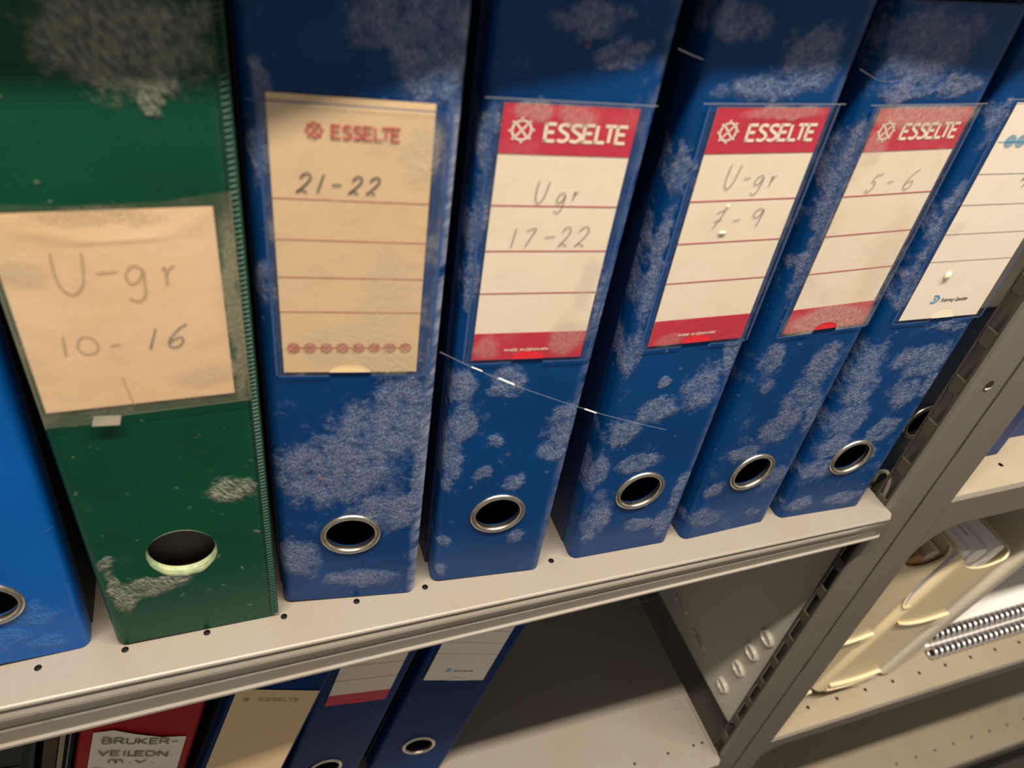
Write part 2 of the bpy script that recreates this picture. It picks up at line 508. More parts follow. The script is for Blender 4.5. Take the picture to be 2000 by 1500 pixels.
CAPS = {   # plain capitals as stroke skeletons, box 0.6 x 1
    'A': [[(0, 0), (0.3, 1), (0.6, 0)], [(0.12, 0.36), (0.48, 0.36)]],
    'B': [[(0, 0), (0, 1), (0.34, 1), (0.46, 0.78), (0.34, 0.54), (0, 0.54)], [(0.34, 0.54), (0.54, 0.28), (0.36, 0), (0, 0)]],
    'D': [[(0, 0), (0, 1), (0.32, 0.96), (0.56, 0.5), (0.32, 0.04), (0, 0)]],
    'E': [[(0.5, 1), (0, 1), (0, 0), (0.5, 0)], [(0, 0.52), (0.42, 0.52)]],
    'I': [[(0.1, 0), (0.1, 1)]],
    'K': [[(0, 0), (0, 1)], [(0.5, 1), (0.02, 0.48), (0.54, 0)]],
    'L': [[(0, 1), (0, 0), (0.46, 0)]],
    'M': [[(0, 0), (0.06, 1), (0.34, 0.3), (0.62, 1), (0.68, 0)]],
    'N': [[(0, 0), (0, 1), (0.52, 0), (0.52, 1)]],
    'R': [[(0, 0), (0, 1), (0.36, 1), (0.48, 0.76), (0.34, 0.5), (0, 0.5)], [(0.28, 0.5), (0.54, 0)]],
    'S': [[(0.48, 0.9), (0.3, 1), (0.08, 0.92), (0.04, 0.72), (0.24, 0.54), (0.44, 0.40), (0.48, 0.18), (0.3, 0.0), (0.08, 0.02), (0.0, 0.1)]],
    'T': [[(0, 1), (0.54, 1)], [(0.27, 1), (0.27, 0)]],
    'U': [[(0, 1), (0, 0.25), (0.12, 0.03), (0.4, 0.03), (0.52, 0.25), (0.52, 1)]],
    'V': [[(0, 1), (0.28, 0), (0.56, 1)]],
    'm': [[(0, 0), (0, 0.6), (0.2, 0.7), (0.3, 0), (0.3, 0.5), (0.5, 0.7), (0.6, 0)]],
    'v': [[(0, 0.65), (0.22, 0), (0.5, 0.65)]],
    '.': [[(0.06, 0.0), (0.12, 0.08)]],
    '-': [[(0, 0.45), (0.4, 0.45)]],
    'y': [[(0, 0.68), (0.22, 0.1)], [(0.46, 0.68), (0.1, -0.25)]],
    'b': [[(0, 1), (0, 0.05), (0.3, 0), (0.44, 0.3), (0.3, 0.62), (0, 0.55)]],
    'r': [[(0, 0), (0, 0.66)], [(0, 0.4), (0.14, 0.64), (0.34, 0.66)]],
    'i': [[(0.08, 0), (0.08, 0.66)]],
    'n': [[(0, 0), (0, 0.66)], [(0, 0.45), (0.2, 0.66), (0.4, 0.55), (0.4, 0)]],
    'g': [[(0.42, 0.6), (0.16, 0.66), (0, 0.34), (0.16, 0.04), (0.42, 0.14)], [(0.42, 0.66), (0.40, -0.2), (0.06, -0.24)]],
    'G': [[(0.5, 0.85), (0.28, 1), (0.04, 0.75), (0.02, 0.3), (0.24, 0), (0.5, 0.14), (0.5, 0.46), (0.3, 0.46)]],
    'j': [[(0.14, 0.66), (0.12, -0.15), (-0.04, -0.24)]],
    'e': [[(0.02, 0.36), (0.42, 0.36), (0.34, 0.62), (0.14, 0.64), (0, 0.34), (0.14, 0.02), (0.4, 0.08)]],
    'd': [[(0.42, 1), (0.42, 0)], [(0.42, 0.58), (0.14, 0.64), (0, 0.32), (0.14, 0.02), (0.42, 0.12)]],
    't': [[(0.14, 0.95), (0.14, 0.1), (0.32, 0)], [(0, 0.64), (0.32, 0.64)]],
    'a': [[(0.05, 0.58), (0.3, 0.66), (0.42, 0.5), (0.42, 0)], [(0.42, 0.38), (0.1, 0.34), (0.02, 0.12), (0.2, 0), (0.42, 0.12)]],
    'l': [[(0.08, 1), (0.08, 0)]],
}
ADV = {'E': 0.66, 'S': 0.64, 'L': 0.40, 'T': 0.64, 'I': 0.34, 'M': 0.95, '.': 0.3, 'm': 0.85, 'i': 0.3, 'l': 0.3, 'r': 0.48, 't': 0.46, 'j': 0.34, '-': 0.55}


def write_hand(mb, F, items, n, mat, w, slant=0.0):
    for (g, u, v, h, *wd) in items:
        sx = h * (wd[0] if wd else 1.0)
        for st in HAND[g]:
            P = [(u + (x + slant * (y - 0.5)) * sx, v + y * h) for x, y in st]
            mb.ribbon(smooth_path(P, 5), w, F, n, mat)


def write_caps(mb, F, text, u0, u1, v, h, n, mat, w, slant=0.0, curvy=True, dv=0.0):
    """text fitted between u0 and u1; dv makes the line climb"""
    tot = sum(0.35 if c == ' ' else ADV.get(c, 0.72) for c in text)
    tot -= 0.14
    k = (u1 - u0) / tot
    x = 0.0
    for c in text:
        if c == ' ':
            x += 0.35
            continue
        for st in CAPS[c]:
            P = [(u0 + (x + a) * k + slant * b * h, v + b * h + dv * (x + a) * k) for a, b in st]
            if curvy and c in 'SBDRUGegabdnmr' and len(P) > 3:
                P = smooth_path(P, 4)
            # give corners square, unmitred ends so heavy letters stay crisp
            if c in 'ELTKAVNMI' and len(P) > 2:
                for q in range(len(P) - 1):
                    a0, a1 = Vector(P[q]), Vector(P[q + 1])
                    d = (a1 - a0).normalized() * (w * 0.5)
                    mb.ribbon([a0 - (d if q > 0 else d * 0), a1 + (d if q < len(P) - 2 else d * 0)], w, F, n, mat)
            else:
                mb.ribbon(P, w, F, n, mat)
        x += ADV.get(c, 0.72)


def wheel(mb, F, u, v, r, n, mat, w, spokes=8):
    """ring with outer knobs and a saltire"""
    ring = [(u + r * 0.76 * math.cos(2 * PI * k / 28), v + r * 0.76 * math.sin(2 * PI * k / 28)) for k in range(28)]
    mb.ribbon(ring, w, F, n, mat, closed=True)
    for k in range(spokes):
        a = 2 * PI * k / spokes + 0.06
        mb.ribbon([(u + r * 0.74 * math.cos(a), v + r * 0.74 * math.sin(a)), (u + r * 1.02 * math.cos(a), v + r * 1.02 * math.sin(a))], w * 1.05, F, n, mat)
    for a in (0.85, 2.29):
        mb.ribbon([(u - r * 0.75 * math.cos(a), v - r * 0.75 * math.sin(a)), (u + r * 0.75 * math.cos(a), v + r * 0.75 * math.sin(a))], w * 0.9, F, n, mat)


# ------------------------------------------------------------------ binders
N1, N2, N3 = 0.0007, 0.00085, 0.0010      # label paper, printed bands, lettering above the spine


def frontF(yaw):
    c, s = math.cos(yaw), math.sin(yaw)

    def F(u, v, n):
        return (u * c + n * s, u * s - n * c, v)
    return F


def make_spine(F, W, H, hu, hv, hole_r, mat, root, r=0.006, back=0.014, side=0.02):
    mb = MB()
    hu_ = hu if hu is not None else W / 2
    arc = [R(a) for a in (0, 18, 36, 54, 72, 90)]
    left = [(0, -back)] + [(r - r * math.cos(a), -r + r * math.sin(a)) for a in arc]
    right = [(W - u, n) for u, n in reversed(left)]
    rows_v = [0, hv - side, hv + side, H]
    rr = [[F(u, v, n) for u, n in left] for v in (0, hv - side, hv + side, H)]
    mb.grid(rr, 0, True)
    mb.grid([[F(u, v, n) for u, n in right] for v in rows_v], 0, True)
    us = [r, hu_ - side, hu_ + side, W - r]
    for a in range(3):
        for b in range(3):
            if a == 1 and b == 1 and hole_r:
                continue
            mb.face([F(us[a], rows_v[b], 0), F(us[a + 1], rows_v[b], 0), F(us[a + 1], rows_v[b + 1], 0), F(us[a], rows_v[b + 1], 0)])
    if hole_r:
        K = 40
        sq, ci = [], []
        for k in range(K):
            a = 2 * PI * k / K
            ca, sa = math.cos(a), math.sin(a)
            q = side / max(abs(ca), abs(sa))
            sq.append(F(hu_ + q * ca, hv + q * sa, 0))
            ci.append((hu_ + hole_r * ca, hv + hole_r * sa))
        mb.grid([sq, [F(u, v, 0) for u, v in ci]], 0, False, True)
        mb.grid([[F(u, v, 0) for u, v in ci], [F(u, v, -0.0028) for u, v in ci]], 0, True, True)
    # board thickness showing at top and bottom edge
    prof = left + right
    t = 0.0025
    inner = []
    for u, n in prof:
        inner.append((min(max(u, t), W - t), min(n, -t)))
    for v in (0, H):
        mb.grid([[F(u, v, n) for u, n in prof], [F(u, v, n) for u, n in inner]], 0, False)
    return mb.build('spine', mat, root)


def make_ring(F, hu, hv, root, ro=0.0152, mat='ring'):
    prof = [(ro, 0.0), (ro, 0.0007), (ro - 0.0006, 0.0013), (ro - 0.0016, 0.0016), (ro - 0.0026, 0.0013), (ro - 0.0030, 0.0004), (ro - 0.0031, -0.0006), (ro - 0.0028, -0.0022)]
    mb = MB()
    K = 48
    mb.grid([[F(hu + q * math.cos(2 * PI * k / K), hv + q * math.sin(2 * PI * k / K), n) for k in range(K)] for q, n in prof], 0, True, True)
    return mb.build('finger_ring', M[mat], root)


def make_covers(F, W, H, yaw, mats, root, D=0.285):
    t = 0.0026
    s = math.tan(yaw)
    for u0, m in ((0.0, mats[0]), (W - t, mats[1])):
        mb = MB()
        y0 = 0.0142 + u0 * s
        mb.box((u0, y0, 0.0), (u0 + t, D, H))
        mb.build('cover', m, root)


def make_shade_board(W, hv, yaw, root, mat='black_and_shade', y=0.026, name='hole_shade_board'):  # near-black board added so the finger hole looks deep in shade
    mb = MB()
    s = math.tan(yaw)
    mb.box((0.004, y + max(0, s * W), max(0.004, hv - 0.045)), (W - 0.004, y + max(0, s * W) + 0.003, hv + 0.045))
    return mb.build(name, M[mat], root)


def pocket(F, u0, v0, u1, v1, nu, nw, nh, mats, root, right_extra=0.003, n=0.0014, left_extra=0.003):
    """clear pocket over the label: film with a thumb notch, welded edges"""
    mb = MB()
    a, b = u0 - left_extra, u1 + right_extra
    K = 44
    top = v1 + 0.0012
    bot = v0 - 0.0015
    cols = [a + (b - a) * k / K for k in range(K + 1)]

    def low(u):
        if nh and abs(u - nu) < nw:
            return max(bot, v0 + nh * math.sqrt(1 - ((u - nu) / nw) ** 2))
        return bot
    if nh:
        cols += [nu - nw, nu + nw] + [nu + nw * math.cos(PI * k / 16) for k in range(1, 16)]
    cols = sorted(set(cols))
    for k in range(len(cols) - 1):
        p, q = cols[k], cols[k + 1]
        mid = (p + q) / 2
        lp, lq = (low(p), low(q)) if abs(mid - nu) < nw else (bot, bot)
        mb.face([F(p, lp, n), F(q, lq, n), F(q, top, n), F(p, top, n)], 0)
    # raised welds along the two sides, the bottom, and the slack top edge
    for uu in (a - 0.0006, b + 0.0006):
        mb.ribbon([(uu, bot), (uu, top)], 0.0009, F, n * 0.75, 1)
    mb.ribbon([(a, bot - 0.0004), (nu - nw, bot - 0.0004)], 0.0008, F, n * 0.75, 1)
    mb.ribbon([(nu + nw, bot - 0.0004), (b, bot - 0.0004)], 0.0008, F, n * 0.75, 1)
    mb.ribbon([(a - 0.004, top + 0.0004), (b + 0.003, top + 0.0004)], 0.0004, F, n, 2)
    return mb.build('label_pocket', mats, root)


def label_red(F, u0, w, root, origin=True, hand=(), bold_n=0):
    """cream card with red head and foot, wheel sign and capitals"""
    mb = MB()
    v0, v1 = 0.1637, 0.2777
    mats = [M['label_cream'], M['red_print'], M['cream_print_and_lit_rim'], M['pencil'], M['red_bright'], M['crumb']]
    mb.rect(u0, v0, u0 + w, v1, F, N1, 0)
    mb.rect(u0, 0.2593, u0 + w, v1, F, N2, 1)
    mb.rect(u0, v0, u0 + w, 0.1783, F, N2, 1)
    for v in (0.2388, 0.2190, 0.1989):
        mb.ribbon([(u0, v), (u0 + w, v)], 0.00042, F, N2, 1)
    k = w / 0.0507
    wheel(mb, F, u0 + 0.0075 * k, 0.2682, 0.0046, N3, 2, 0.0008)
    write_caps(mb, F, 'ESSELTE', u0 + 0.0164 * k, u0 + 0.0476 * k, 0.2647, 0.0062, N3, 2, 0.00125)
    if origin:
        write_caps(mb, F, 'MADE IN DENMARK', u0 + 0.0143 * k, u0 + 0.0346 * k, 0.1684, 0.0012, N3, 2, 0.0003, 0.12)
    # the thumb notch shows the bare card
    c = u0 + 0.0255 * k
    mb.face([F(c + 0.0074 * math.cos(PI * j / 16), v0 + 0.0045 * math.sin(PI * j / 16), N3) for j in range(17)], 4)
    for g in hand:
        write_hand(mb, F, [g[:4] + g[4:5]], N3, 3, 0.00034, 0.12)
    return mb, mats, c


def finish_label(mb, mats, root):
    return mb.build('spine_label', mats, root)


BIND = {}
rings = []


def binder(key, x, y, lean, yaw, W, spine_mat, cover_mats, label, group, hv=0.0565, z=0.0, H=0.3175, ring=True, hu=None, hole_r=0.0126,
           black_and_shade='black_and_shade', cat='binder', name='lever_arch_binder', D=0.285, rad=0.0048):
    lean, yaw = R(lean), R(yaw)
    z0 = z + max(0.0, (W + 0.015 * max(0.0, -math.sin(yaw))) * math.sin(lean)) + 0.0002
    root = empty(name, (x, y, z0), label, cat, group, (0, lean, 0))
    F = frontF(yaw)
    hu = W / 2 if hu is None else hu
    make_spine(F, W, H, hu, hv, hole_r, spine_mat, root, rad)
    make_covers(F, W, H, yaw, cover_mats, root, D)
    if ring:
        make_ring(F, hu, hv, root)
    if black_and_shade:
        make_shade_board(W, hv, yaw, root, black_and_shade)
        mb = MB()
        y1 = 0.042 + max(0.0, math.tan(yaw) * W)
        mb.box((0.006, y1, 0.010), (W - 0.006, 0.262, 0.297))
        mb.build('paper_stack', M['inner_paper'], root)
    return root, F


GROUP_TOP = 'binders on the upper visible shelf'
GROUP_LOW = 'binders leaning on the lower shelf'
RUST = (0.20, 0.10, 0.06, 1)
BL = {
    1: [(51,295,22,14),(70,302,8,6),(43,299,11,9),(58,287,8,5),(64,104,10,7),(6,67,3,4),(7,43,2,16),(56,278,2,5),(20,43,14,6),(33,47,9,4),(10,36,4,10),(56,278,3,6)],
    2: [(29,102,27,21),(48,127,20,20),(59,145,14,15),(68,112,5,50),(55,72,18,14),(9,38,11,14),(40,18,19,7),(59,294,12,15),(51,303,17,9),(64,302,6,14),(5,260,2,12),(4,207,3,10),(6,280,3,8)],
    3: [(7,125,6,13),(4,99,5,20),(4,148,6,9),(24,150,9,8),(37,80,5,7),(44,35,5,6),(4,36,3,5),(5,11,4,5),(32,306,12,5),(3,262,3,13),(3,231,3,13),(3,204,3,13),(61,194,4,17),(58,120,9,13),(56,102,7,8),(24,110,4,4),(20,88,4,5),(45,296,9,5)],
    4: [(26,119,11,8),(50,132,10,15),(26,138,3,4),(11,105,9,10),(25,80,13,6),(10,34,8,16),(42,23,11,5),(57,21,6,13),(3,199,4,18),(3,253,4,9),(3,221,3,13),(4,158,4,12),(59,154,5,13),(10,308,12,7),(3,75,4,16),(60,50,4,16),(28,284,16,5),(45,296,12,12)],
    5: [(46,136,10,16),(43,114,11,15),(37,94,11,15),(57,98,5,12),(10,146,7,10),(14,126,5,7),(17,75,11,6),(52,46,9,10),(9,47,6,6),(7,19,6,7),(15,17,9,6),(20,301,22,15),(8,296,8,9),(39,286,19,4),(15,285,12,4),(3,252,4,19),(4,228,4,17),(4,265,3,8),(4,198,3,16),(49,14,6,4)],
    6: [(8,132,9,15),(11,112,9,15),(48,130,14,12),(62,111,6,10),(45,106,11,11),(13,87,12,16),(14,67,10,12),(12,45,13,10),(45,11,14,6),(45,76,10,10),(44,53,8,8),(6,231,4,14),(5,214,4,16),(6,184,5,13),(12,13,10,6),(32,135,9,7),(5,271,4,11),(30,304,22,9),(49,155,13,4)],
}
spine_mat = {
    0: dusty('bright_blue_vinyl', (0.001, 0.095, 0.40, 1), (0.10, 0.28, 0.55, 1), [(36, 20, 9, 8), (50, 34, 10, 9), (52, 12, 8, 5)], 3.0, 0.069, (0.58, 0.72, 0.3), 0.4),
    1: dusty('green_vinyl', (0.002, 0.057, 0.029, 1), (0.42, 0.39, 0.32, 1), BL[1], 9.0, 0.0792, (0.60, 0.8, 0.14), 0.62, 0.12, 0.36, RUST, -0.5, 380, 0.9),
    2: dusty('worn_blue_vinyl', (0.0005, 0.040, 0.162, 1), (0.34, 0.38, 0.49, 1), BL[2], 14.0, 0.0717, (0.58, 0.74, 0.5), 0.5, 1.7, 0.36, RUST),
    3: dusty('blue_vinyl_mould_spots', BLUE, DUST, BL[3], 21.0, 0.065, (0.60, 0.72, 0.45), 0.5, 0.6, 0.34, RUST),
    4: dusty('blue_vinyl_pale_patches', BLUE, DUST, BL[4], 27.0, 0.0661, (0.58, 0.72, 0.45), 0.5, 0.5, 0.34),
    5: dusty('blue_vinyl_streaked', BLUE, (0.27, 0.29, 0.37, 1), BL[5], 33.0, 0.0645, (0.56, 0.70, 0.5), 0.56, 0.5),
    6: dusty('blue_vinyl_blotched', BLUE, DUST, BL[6], 40.0, 0.0664, (0.56, 0.70, 0.5), 0.5, 0.4),
    7: dusty('slate_blue_vinyl', (0.022, 0.048, 0.10, 1), (0.2, 0.2, 0.2, 1), [], 44.0, 0.07, (0.62, 0.76, 0.3), 0.4),
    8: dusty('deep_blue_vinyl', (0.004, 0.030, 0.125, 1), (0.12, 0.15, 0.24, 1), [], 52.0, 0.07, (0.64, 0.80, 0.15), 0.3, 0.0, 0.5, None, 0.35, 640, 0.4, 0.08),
    9: dusty('red_vinyl', (0.36, 0.014, 0.012, 1), (0.40, 0.16, 0.14, 1), [], 57.0, 0.074, (0.60, 0.78, 0.2), 0.4),
    10: dusty('plain_blue_vinyl', (0.005, 0.035, 0.17, 1), DUST, [], 63.0, 0.075, (0.60, 0.76, 0.2), 0.4),
}
cb = (M['cover_blue'], M['cover_blue'])

# 0 bright blue, cut by the frame's left edge
binder(0, -0.2003, 0.0035, 3.4, 2.0, 0.069, spine_mat[0], (M['cover_blue'], M['cover_dark']),
       'bright blue lever arch binder left of the green one', GROUP_TOP, hv=0.048)

# 1 green, with a welded pocket
root, F = binder(1, -0.1191, 0.0017, 1.54, -0.2, 0.0792, spine_mat[1], (M['cover_green'], M['cover_green']),
                 'dark green binder with a blank ochre card pencilled U-gr 10-16', GROUP_TOP, hv=0.0665, ring=False, hole_r=0.0150, black_and_shade=None, hu=0.0388)
mb = MB()
mb.box((0.004, 0.010, 0.015), (0.0752, 0.20, 0.300))
mb.build('paper_stack', M['cardboard'], root)
# pale frayed lip round the punched hole
mb = MB()
K = 40
ro = []
random.seed(4)
for k in range(K):
    a = 2 * PI * k / K
    low = max(0.0, -math.sin(a))
    ro.append(0.0151 + 0.0002 + 0.0036 * low ** 2.2 * random.uniform(0.75, 1.1))
mb.grid([[F(0.0388 + ro[k] * math.cos(2 * PI * k / K), 0.0665 + ro[k] * math.sin(2 * PI * k / K), 0.0002) for k in range(K)],
         [F(0.0388 + 0.0153 * math.cos(2 * PI * k / K), 0.0665 + 0.0153 * math.sin(2 * PI * k / K), 0.0003 - 0.0002 * math.sin(2 * PI * k / K)) for k in range(K)],
         [F(0.0388 + 0.0147 * math.cos(2 * PI * k / K), 0.0665 + 0.0147 * math.sin(2 * PI * k / K), -0.0008) for k in range(K)],
         [F(0.0388 + 0.0147 * math.cos(2 * PI * k / K), 0.0665 + 0.0147 * math.sin(2 * PI * k / K), -0.0030) for k in range(K)]], 0, True, True)
M['hole_lip'] = paper('pale_green_lip', (0.22, 0.30, 0.17, 1), (0.45, 0.45, 0.26, 1), 1.0, 3, 220)
mb.build('hole_rim', M['hole_lip'], root)
# seam: a welded bead with fine cross ribs
mb = MB()
su = 0.0775
v = 0.0025
while v < 0.316:
    mb.face([F(su - 0.0013, v, 0.0001), F(su + 0.0008, v + 0.0008, 0.0001), F(su + 0.0008, v + 0.0013, 0.0011), F(su - 0.0013, v + 0.0005, 0.0011)], 0)
    mb.face([F(su - 0.0013, v + 0.0005, 0.0011), F(su + 0.0008, v + 0.0013, 0.0011), F(su + 0.0008, v + 0.0020, 0.0001), F(su - 0.0013, v + 0.0012, 0.0001)], 0)
    v += 0.0021
mb.ribbon([(su - 0.0017, 0.002), (su - 0.0017, 0.316)], 0.0007, F, 0.0006, 0)
mb.ribbon([(su + 0.0012, 0.002), (su + 0.0012, 0.316)], 0.0005, F, 0.0004, 0)
M['green_weld'] = plain('green_weld', (0.004, 0.045, 0.027, 1), 0.35)
mb.build('welded_seam', M['green_weld'], root)
# paper card
mb = MB()
mb.face([F(0.0035, 0.1605, N1), F(0.0700, 0.1618, N1), F(0.0700, 0.2442, N1), F(0.0035, 0.2430, N1)], 0)
write_hand(mb, F, [('U', 0.0190, 0.2125, 0.0165, 0.9), ('-', 0.0312, 0.2145, 0.013), ('g', 0.0395, 0.2085, 0.0148, 0.85), ('r', 0.0515, 0.2145, 0.0078),
                   ('1', 0.0135, 0.1868, 0.0090), ('0', 0.0196, 0.1868, 0.0082), ('-', 0.0300, 0.1868, 0.0070)], N3, 1, 0.00048)
write_hand(mb, F, [('1', 0.0420, 0.1870, 0.0092), ('6', 0.0495, 0.1872, 0.0102)], N3, 2, 0.00055, 0.25)
mb.ribbon([(0.0334, 0.1607), (0.0322, 0.1700), (0.0316, 0.1752)], 0.0003, F, N3, 1)
mb.build('spine_label', [M['label_ochre'], M['pencil_faint'], M['pencil']], root)
# yellowed clear pocket, torn along the bottom
mb = MB()
top = [(0.0020, 0.2470), (0.0300, 0.2478), (0.0550, 0.2488), (0.0757, 0.2500)]
bot = [(0.0022, 0.1535), (0.0270, 0.1530), (0.0285, 0.1568), (0.0757, 0.1583)]
G = [[F(a[0] + (b[0] - a[0]) * t, a[1] + (b[1] - a[1]) * t, 0.0015 + 0.0008 * math.sin(PI * t) + (0.0042 * max(0, (t - 0.78) / 0.22) ** 2 if 0 < i < 3 else 0)) for t in (0, .1, .2, .3, .5, .7, .8, .86, .92, .96, 1)] for i, (a, b) in enumerate(zip(bot, top))]
mb.grid(G, 0, True)
for side in ((bot[0], top[0]), (bot[3], top[3]), (bot[2], bot[3]), ):
    mb.ribbon(list(side), 0.0005, F, 0.0017, 1)
mb.face([F(0.0175, 0.1534, 0.0027), F(0.0272, 0.1529, 0.0030), F(0.0284, 0.1572, 0.0022), F(0.0190, 0.1580, 0.0021)], 2)
M['film_green'] = film('yellowed_pocket', 5.0, 0.16, (0.56, 0.47, 0.31, 1), 0.10, 0.22, [(36, 243, 24, 5, 0.5), (10, 225, 8, 6, 0.4), (60, 175, 14, 6, 0.35), (73, 200, 3, 50, 0.25)], 0.5, 0.10)
M['film_edge'] = plain('yellowed_pocket_edge', (0.15, 0.15, 0.09, 1), 0.3)
M['film_flap'] = plain('torn_film_flap', (0.30, 0.27, 0.21, 1), 0.18, mottle=0.4, scale=200)
mb.build('label_pocket', [M['film_green'], M['film_edge'], M['film_flap']], root)

# 2 blue, 21-22
root, F = binder(2, -0.0371, 0.0079, 1.28, -8.08, 0.0717, spine_mat[2], cb,
                 'worn blue binder with a tan card pencilled 21-22', GROUP_TOP, hv=0.0552)
mb = MB()
u0, w, v0, v1 = 0.0087, 0.0540, 0.1638, 0.2788
mb.rect(u0, v0, u0 + w, v1, F, N1, 0)
for v in (0.2425, 0.2263, 0.2103, 0.1945):
    mb.ribbon([(u0, v), (u0 + w, v)], 0.0004, F, N2, 1)
wheel(mb, F, u0 + 0.0146, 0.2675, 0.0030, N3, 2, 0.00062)
write_caps(mb, F, 'ESSELTE', u0 + 0.0203, u0 + 0.0427, 0.2653, 0.0042, N3, 2, 0.00085)
for k in range(8):
    wheel(mb, F, u0 + 0.0043 + k * 0.00635, 0.1768, 0.0026, N3, 2, 0.00055)
mb.ribbon([(u0 + 0.004, 0.1768), (u0 + 0.049, 0.1768)], 0.0004, F, N2, 2)
write_hand(mb, F, [('2', 0.0176, 0.2450, 0.0072), ('1', 0.0232, 0.2452, 0.0069), ('-', 0.0288, 0.2450, 0.0070, 0.9), ('2', 0.0352, 0.2452, 0.0066), ('2', 0.0412, 0.2452, 0.0066)], N3, 3, 0.00062, 0.25)
c = u0 + 0.0265
mb.face([F(c + 0.0085 * math.cos(PI * j / 16), v0 + 0.0042 * math.sin(PI * j / 16), N3) for j in range(17)], 4)
mb.build('spine_label', [M['label_tan'], M['pink_line'], M['faded_red'], M['pencil_dark'], M['notch_yellow']], root)
M['film2'] = film('dusty_pocket_tan', 12.0, 0.22, (0.66, 0.56, 0.40, 1), 0.02, 0.25, [(48, 205, 10, 26, 0.25), (36, 180, 26, 14, 0.25), (58, 262, 8, 14, 0.35), (50, 172, 14, 8, 0.4)], 0.6, 0.09)
pocket(F, u0, v0, u0 + w, v1 - 0.004, c, 0.0085, 0.0042, [M['film2'], M['weld'], M['weld']], root, 0.0048, left_extra=0.0022)

# 3 blue, Ugr 17-22
root, F = binder(3, 0.0441, 0.0019, 0.96, -5.42, 0.0650, spine_mat[3], cb,
                 'blue binder with a red-headed card pencilled Ugr 17-22', GROUP_TOP, hv=0.0558)
mb, mats, c = label_red(F, 0.0069, 0.0506, root, True, [
    ('U', 0.0236, 0.2400, 0.0092, 0.75), ('g', 0.0320, 0.2362, 0.0085, 0.8), ('r', 0.0385, 0.2412, 0.0040, 0.9),
    ('1', 0.0160, 0.2208, 0.0084, 0.7), ('7', 0.0220, 0.2210, 0.0082, 0.8), ('-', 0.0302, 0.2212, 0.0090, 0.9), ('2', 0.0368, 0.2212, 0.0088, 0.8), ('2', 0.0438, 0.2212, 0.0090, 0.9)])
finish_label(mb, mats, root)
M['film3'] = film('dusty_pocket_clear', 18.0, 0.10, (0.62, 0.55, 0.48, 1), 0.01, 0.25, [(17, 275, 9, 4, 0.35), (35, 274, 9, 5, 0.3), (48, 176, 10, 12, 0.3), (52, 205, 5, 14, 0.3), (13, 172, 6, 8, 0.25)])
pocket(F, 0.0069, 0.1637, 0.0575, 0.2777, c, 0.0074, 0.0045, [M['film3'], M['weld'], M['web_dim']], root)

# 4 blue, U-gr 7-9
root, F = binder(4, 0.1299, -0.0021, -0.18, -1.64, 0.0661, spine_mat[4], cb,
                 'blue binder with a red-headed card pencilled U-gr 7-9', GROUP_TOP, hv=0.0558)
mb, mats, c = label_red(F, 0.0100, 0.0508, root, True, [
    ('U', 0.0235, 0.2440, 0.0108, 0.72), ('-', 0.0318, 0.2438, 0.0100, 0.6), ('g', 0.0372, 0.2412, 0.0088, 0.9), ('r', 0.0448, 0.2445, 0.0050, 0.9),
    ('7x', 0.0238, 0.2258, 0.0084, 0.8), ('-', 0.0335, 0.2256, 0.0080, 0.8), ('9', 0.0424, 0.2258, 0.0088, 0.9)])
mb.dome(0.0300, 0.2236, 0.0018, 0.0005, F, N3, 5, 0.0009)
mb.dome(0.0284, 0.2362, 0.0005, 0.0004, F, N3, 5, 0.0010)
finish_label(mb, mats, root)
M['film4'] = film('clear_pocket', 22.0, 0.08, (0.62, 0.55, 0.48, 1), 0.01, 0.25, [(40, 276, 20, 3, 0.3), (20, 168, 8, 5, 0.2)])
pocket(F, 0.0100, 0.1637, 0.0608, 0.2777, c, 0.0074, 0.0045, [M['film4'], M['weld'], M['web_dim']], root)

# 5 blue, 5-6
root, F = binder(5, 0.2057, -0.0052, 0.06, 1.24, 0.0645, spine_mat[5], cb,
                 'dust-streaked blue binder with a red-headed card pencilled 5-6', GROUP_TOP, hv=0.0558)
mb, mats, c = label_red(F, 0.0083, 0.0507, root, False, [('5', 0.0198, 0.2405, 0.0084, 0.95), ('-', 0.0300, 0.2405, 0.0090, 0.7), ('6', 0.0402, 0.2408, 0.0094, 0.95)])
finish_label(mb, mats, root)
M['film5'] = film('very_dusty_pocket', 30.0, 0.20, (0.66, 0.55, 0.46, 1), 0.03, 0.3, [(34, 276, 30, 8, 0.42), (34, 169, 30, 11, 0.45), (14, 262, 6, 8, 0.3), (50, 205, 10, 30, 0.2)], 0.4)
pocket(F, 0.0083, 0.1637, 0.0590, 0.2777, c, 0.0074, 0.0045, [M['film5'], M['weld'], M['web_dim']], root)


